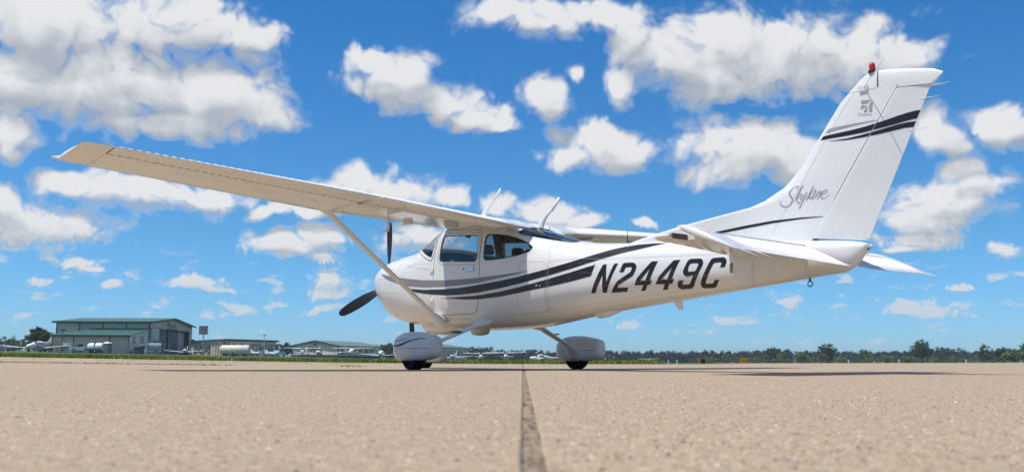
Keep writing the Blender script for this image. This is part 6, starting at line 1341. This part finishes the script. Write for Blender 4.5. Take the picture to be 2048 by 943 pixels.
R = [pant_ring(c, x, w, lo, hi) for x, w, lo, hi in ((-13, .4, 9.6, 11), (-12.4, 2.2, 7.6, 12.8), (-9, 3.8, 5.4, 15.2), (-4, 4.6, 4.4, 16.6), (2, 4.6, 4.3, 16.6), (8, 4.2, 4.3, 15.6), (14, 3.6, 4.5, 14.2), (18.4, 2.8, 5.0, 12.8), (19.2, 1.8, 6.2, 11.8), (19.4, .5, 8, 10))]
MB().loft(R).obj('wheel_fairing', M_FAIR, g, True, IN, angle=60); tyre((-7, 0, 7.6), 6.8, 5.0, g)
MB().tube([(-6, 0, 14), (-2, 0, 27)], [1.6, 1.6], 14).obj('nose_strut', M_METAL, g, True, IN, angle=40)
MB().bar((-1, 0, 15), (4, 0, 19), 1.2, 1.0).bar((4, 0, 19), (-.5, 0, 24), 1.2, 1.0).obj('torque_link', M_WHITE2, g, False, IN)

# ---- antennas on the roof
def blade_ant(x, z, name, whip):
    mb = MB(); R = []
    for t in np.linspace(0, 1, 12):
        cx = x + 1.5 + 9.5 * t ** 1.7; cz = z - 1 + 9.0 * t; ch = 4.4 * (1 - t) ** .8 + 1.5; th = .55 * (1 - t) + .3
        R.append([(cx + ch * .5 * math.cos(a), th * math.sin(a), cz) for a in np.linspace(0, 6.2832, 12, endpoint=False)])
    mb.loft(R); o = mb.obj(name, M_WHITE2, PLANE, True, IN, angle=60)
    e = Vector((x + 11.0, 0, z + 7.9)); MB().bar(e - Vector((.7, 0, .7)), e + Vector((whip * .70, 0, whip * .71)), .5, 1.45).obj('antenna_whip', M_WHITE2, o, True, IN)
blade_ant(45.0, 83.9, 'roof_antenna', 7.5); blade_ant(91.0, 73.4, 'roof_antenna', 7.0)
mb = MB(); mb.tube([(152, 0, 58.5), (152, 0, 65.5)], [.28, .12], 6); mb.cyl((152, 0, 59.3), (0, 0, 1), .6, 1.2, 10); mb.obj('whip_antenna', M_DARK, PLANE, True, IN)
# ---- cabin
def seat(x, y):
    s = empty('cabin_seat'); s.parent = PLANE
    R = [[(x + dx, y + w * math.cos(a) , 36 + h * math.sin(a)) for a in np.linspace(0, 6.2832, 14, endpoint=False)] for dx, w, h in ((-9, 6, 1.5), (-8, 8.6, 3), (6, 9, 3.2), (9, 8, 2.6))]
    MB().loft(R).obj('seat_cushion', M_SEAT, s, True, IN)
    R = [[(x + 8 + (z - 37) * .22 + t * math.sin(a), y + w * math.cos(a), z) for a in np.linspace(0, 6.2832, 14, endpoint=False)] for z, w, t in ((36, 8, 1.8), (42, 9, 2.4), (52, 8.8, 2.2), (58, 7.4, 1.7), (60, 5.2, 1.2))]
    MB().loft(R).obj('seat_back', M_SEAT, s, True, IN)
    R = [[(x + 13.4 + t * math.sin(a), y + w * math.cos(a), z) for a in np.linspace(0, 6.2832, 12, endpoint=False)] for z, w, t in ((60.6, 3.0, .9), (61.6, 4.4, 1.5), (64.4, 4.4, 1.5), (65.8, 3, .9))]
    MB().loft(R).obj('headrest', M_SEAT, s, True, IN)
for x, y in ((50, -10.5), (50, 10.5), (86, -9.5), (86, 9.5)): seat(x, y)
R = [[(x, w * math.cos(a), z + 2.2 * math.sin(a)) for a in np.linspace(0, math.pi, 16)] for x, w, z in ((11, 13.5, 63.6), (17, 16.5, 65.2), (24, 18.2, 65.6), (27, 18.6, 64.6), (28, 18.6, 62.8))]
MB().loft(R, False, False).box(25.5, 27, -18.6, 18.6, 44, 63.5).obj('instrument_panel', M_LINING, PLANE, True, IN, angle=40)
for y in (-10.5, 10.5): MB().tube([(27, y, 52), (33, y, 52)], .6, 8).tube([(33, y + 5 * math.cos(a), 52 + 3.5 * math.sin(a)) for a in np.linspace(math.pi * .9, math.pi * 2.1, 12)], .5, 8).obj('control_yoke', M_RUBBER, PLANE, True, IN)
V = []; F_ = []
for k, x in enumerate(np.linspace(8, 120, 20)): w9 = halfw(x, 30.0) - 1.5; V += [(x, -w9, 30.0), (x, w9, 30.0)]
mesh('cabin_floor', V, [(2 * k, 2 * k + 2, 2 * k + 3, 2 * k + 1) for k in range(19)], M_LINING, PLANE, False, IN)
MB().tube([(36, 0, 78), (34.5, 0, 76)], .3, 6).cyl((33.5, 0, 75), (0, .2, 1), 1.6, 2.6, 14).obj('compass', M_RUBBER, PLANE, True, IN, angle=40)

# ------------------------------------------------------------------ summer haze: one closed box of thin pale air round camera and field
hz = bpy.data.materials.new('summer_haze'); hz.use_nodes = True; nt_ = hz.node_tree; nt_.nodes.clear()
pv = nt_.nodes.new('ShaderNodeVolumePrincipled'); pv.inputs['Color'].default_value = (0.80, 0.88, 1.0, 1); pv.inputs['Density'].default_value = 0.00020; pv.inputs['Anisotropy'].default_value = 0.2
om = nt_.nodes.new('ShaderNodeOutputMaterial'); nt_.links.new(pv.outputs[0], om.inputs['Volume'])
zlo = -6.0; zhi = 17.0
V = [CAM_POS + RH * l + FH * d for d in (-720, 3120) for l in (-3120, 3120)]; V = [(p.x, p.y, z) for z in (zlo, zhi) for p in V]
hb_ = stuff(mesh('haze', V, [(0, 2, 3, 1), (4, 5, 7, 6), (0, 1, 5, 4), (2, 6, 7, 3), (0, 4, 6, 2), (1, 3, 7, 5)], hz)); hb_['label'] = 'thin pale summer haze over the whole field'; hb_['category'] = 'haze'
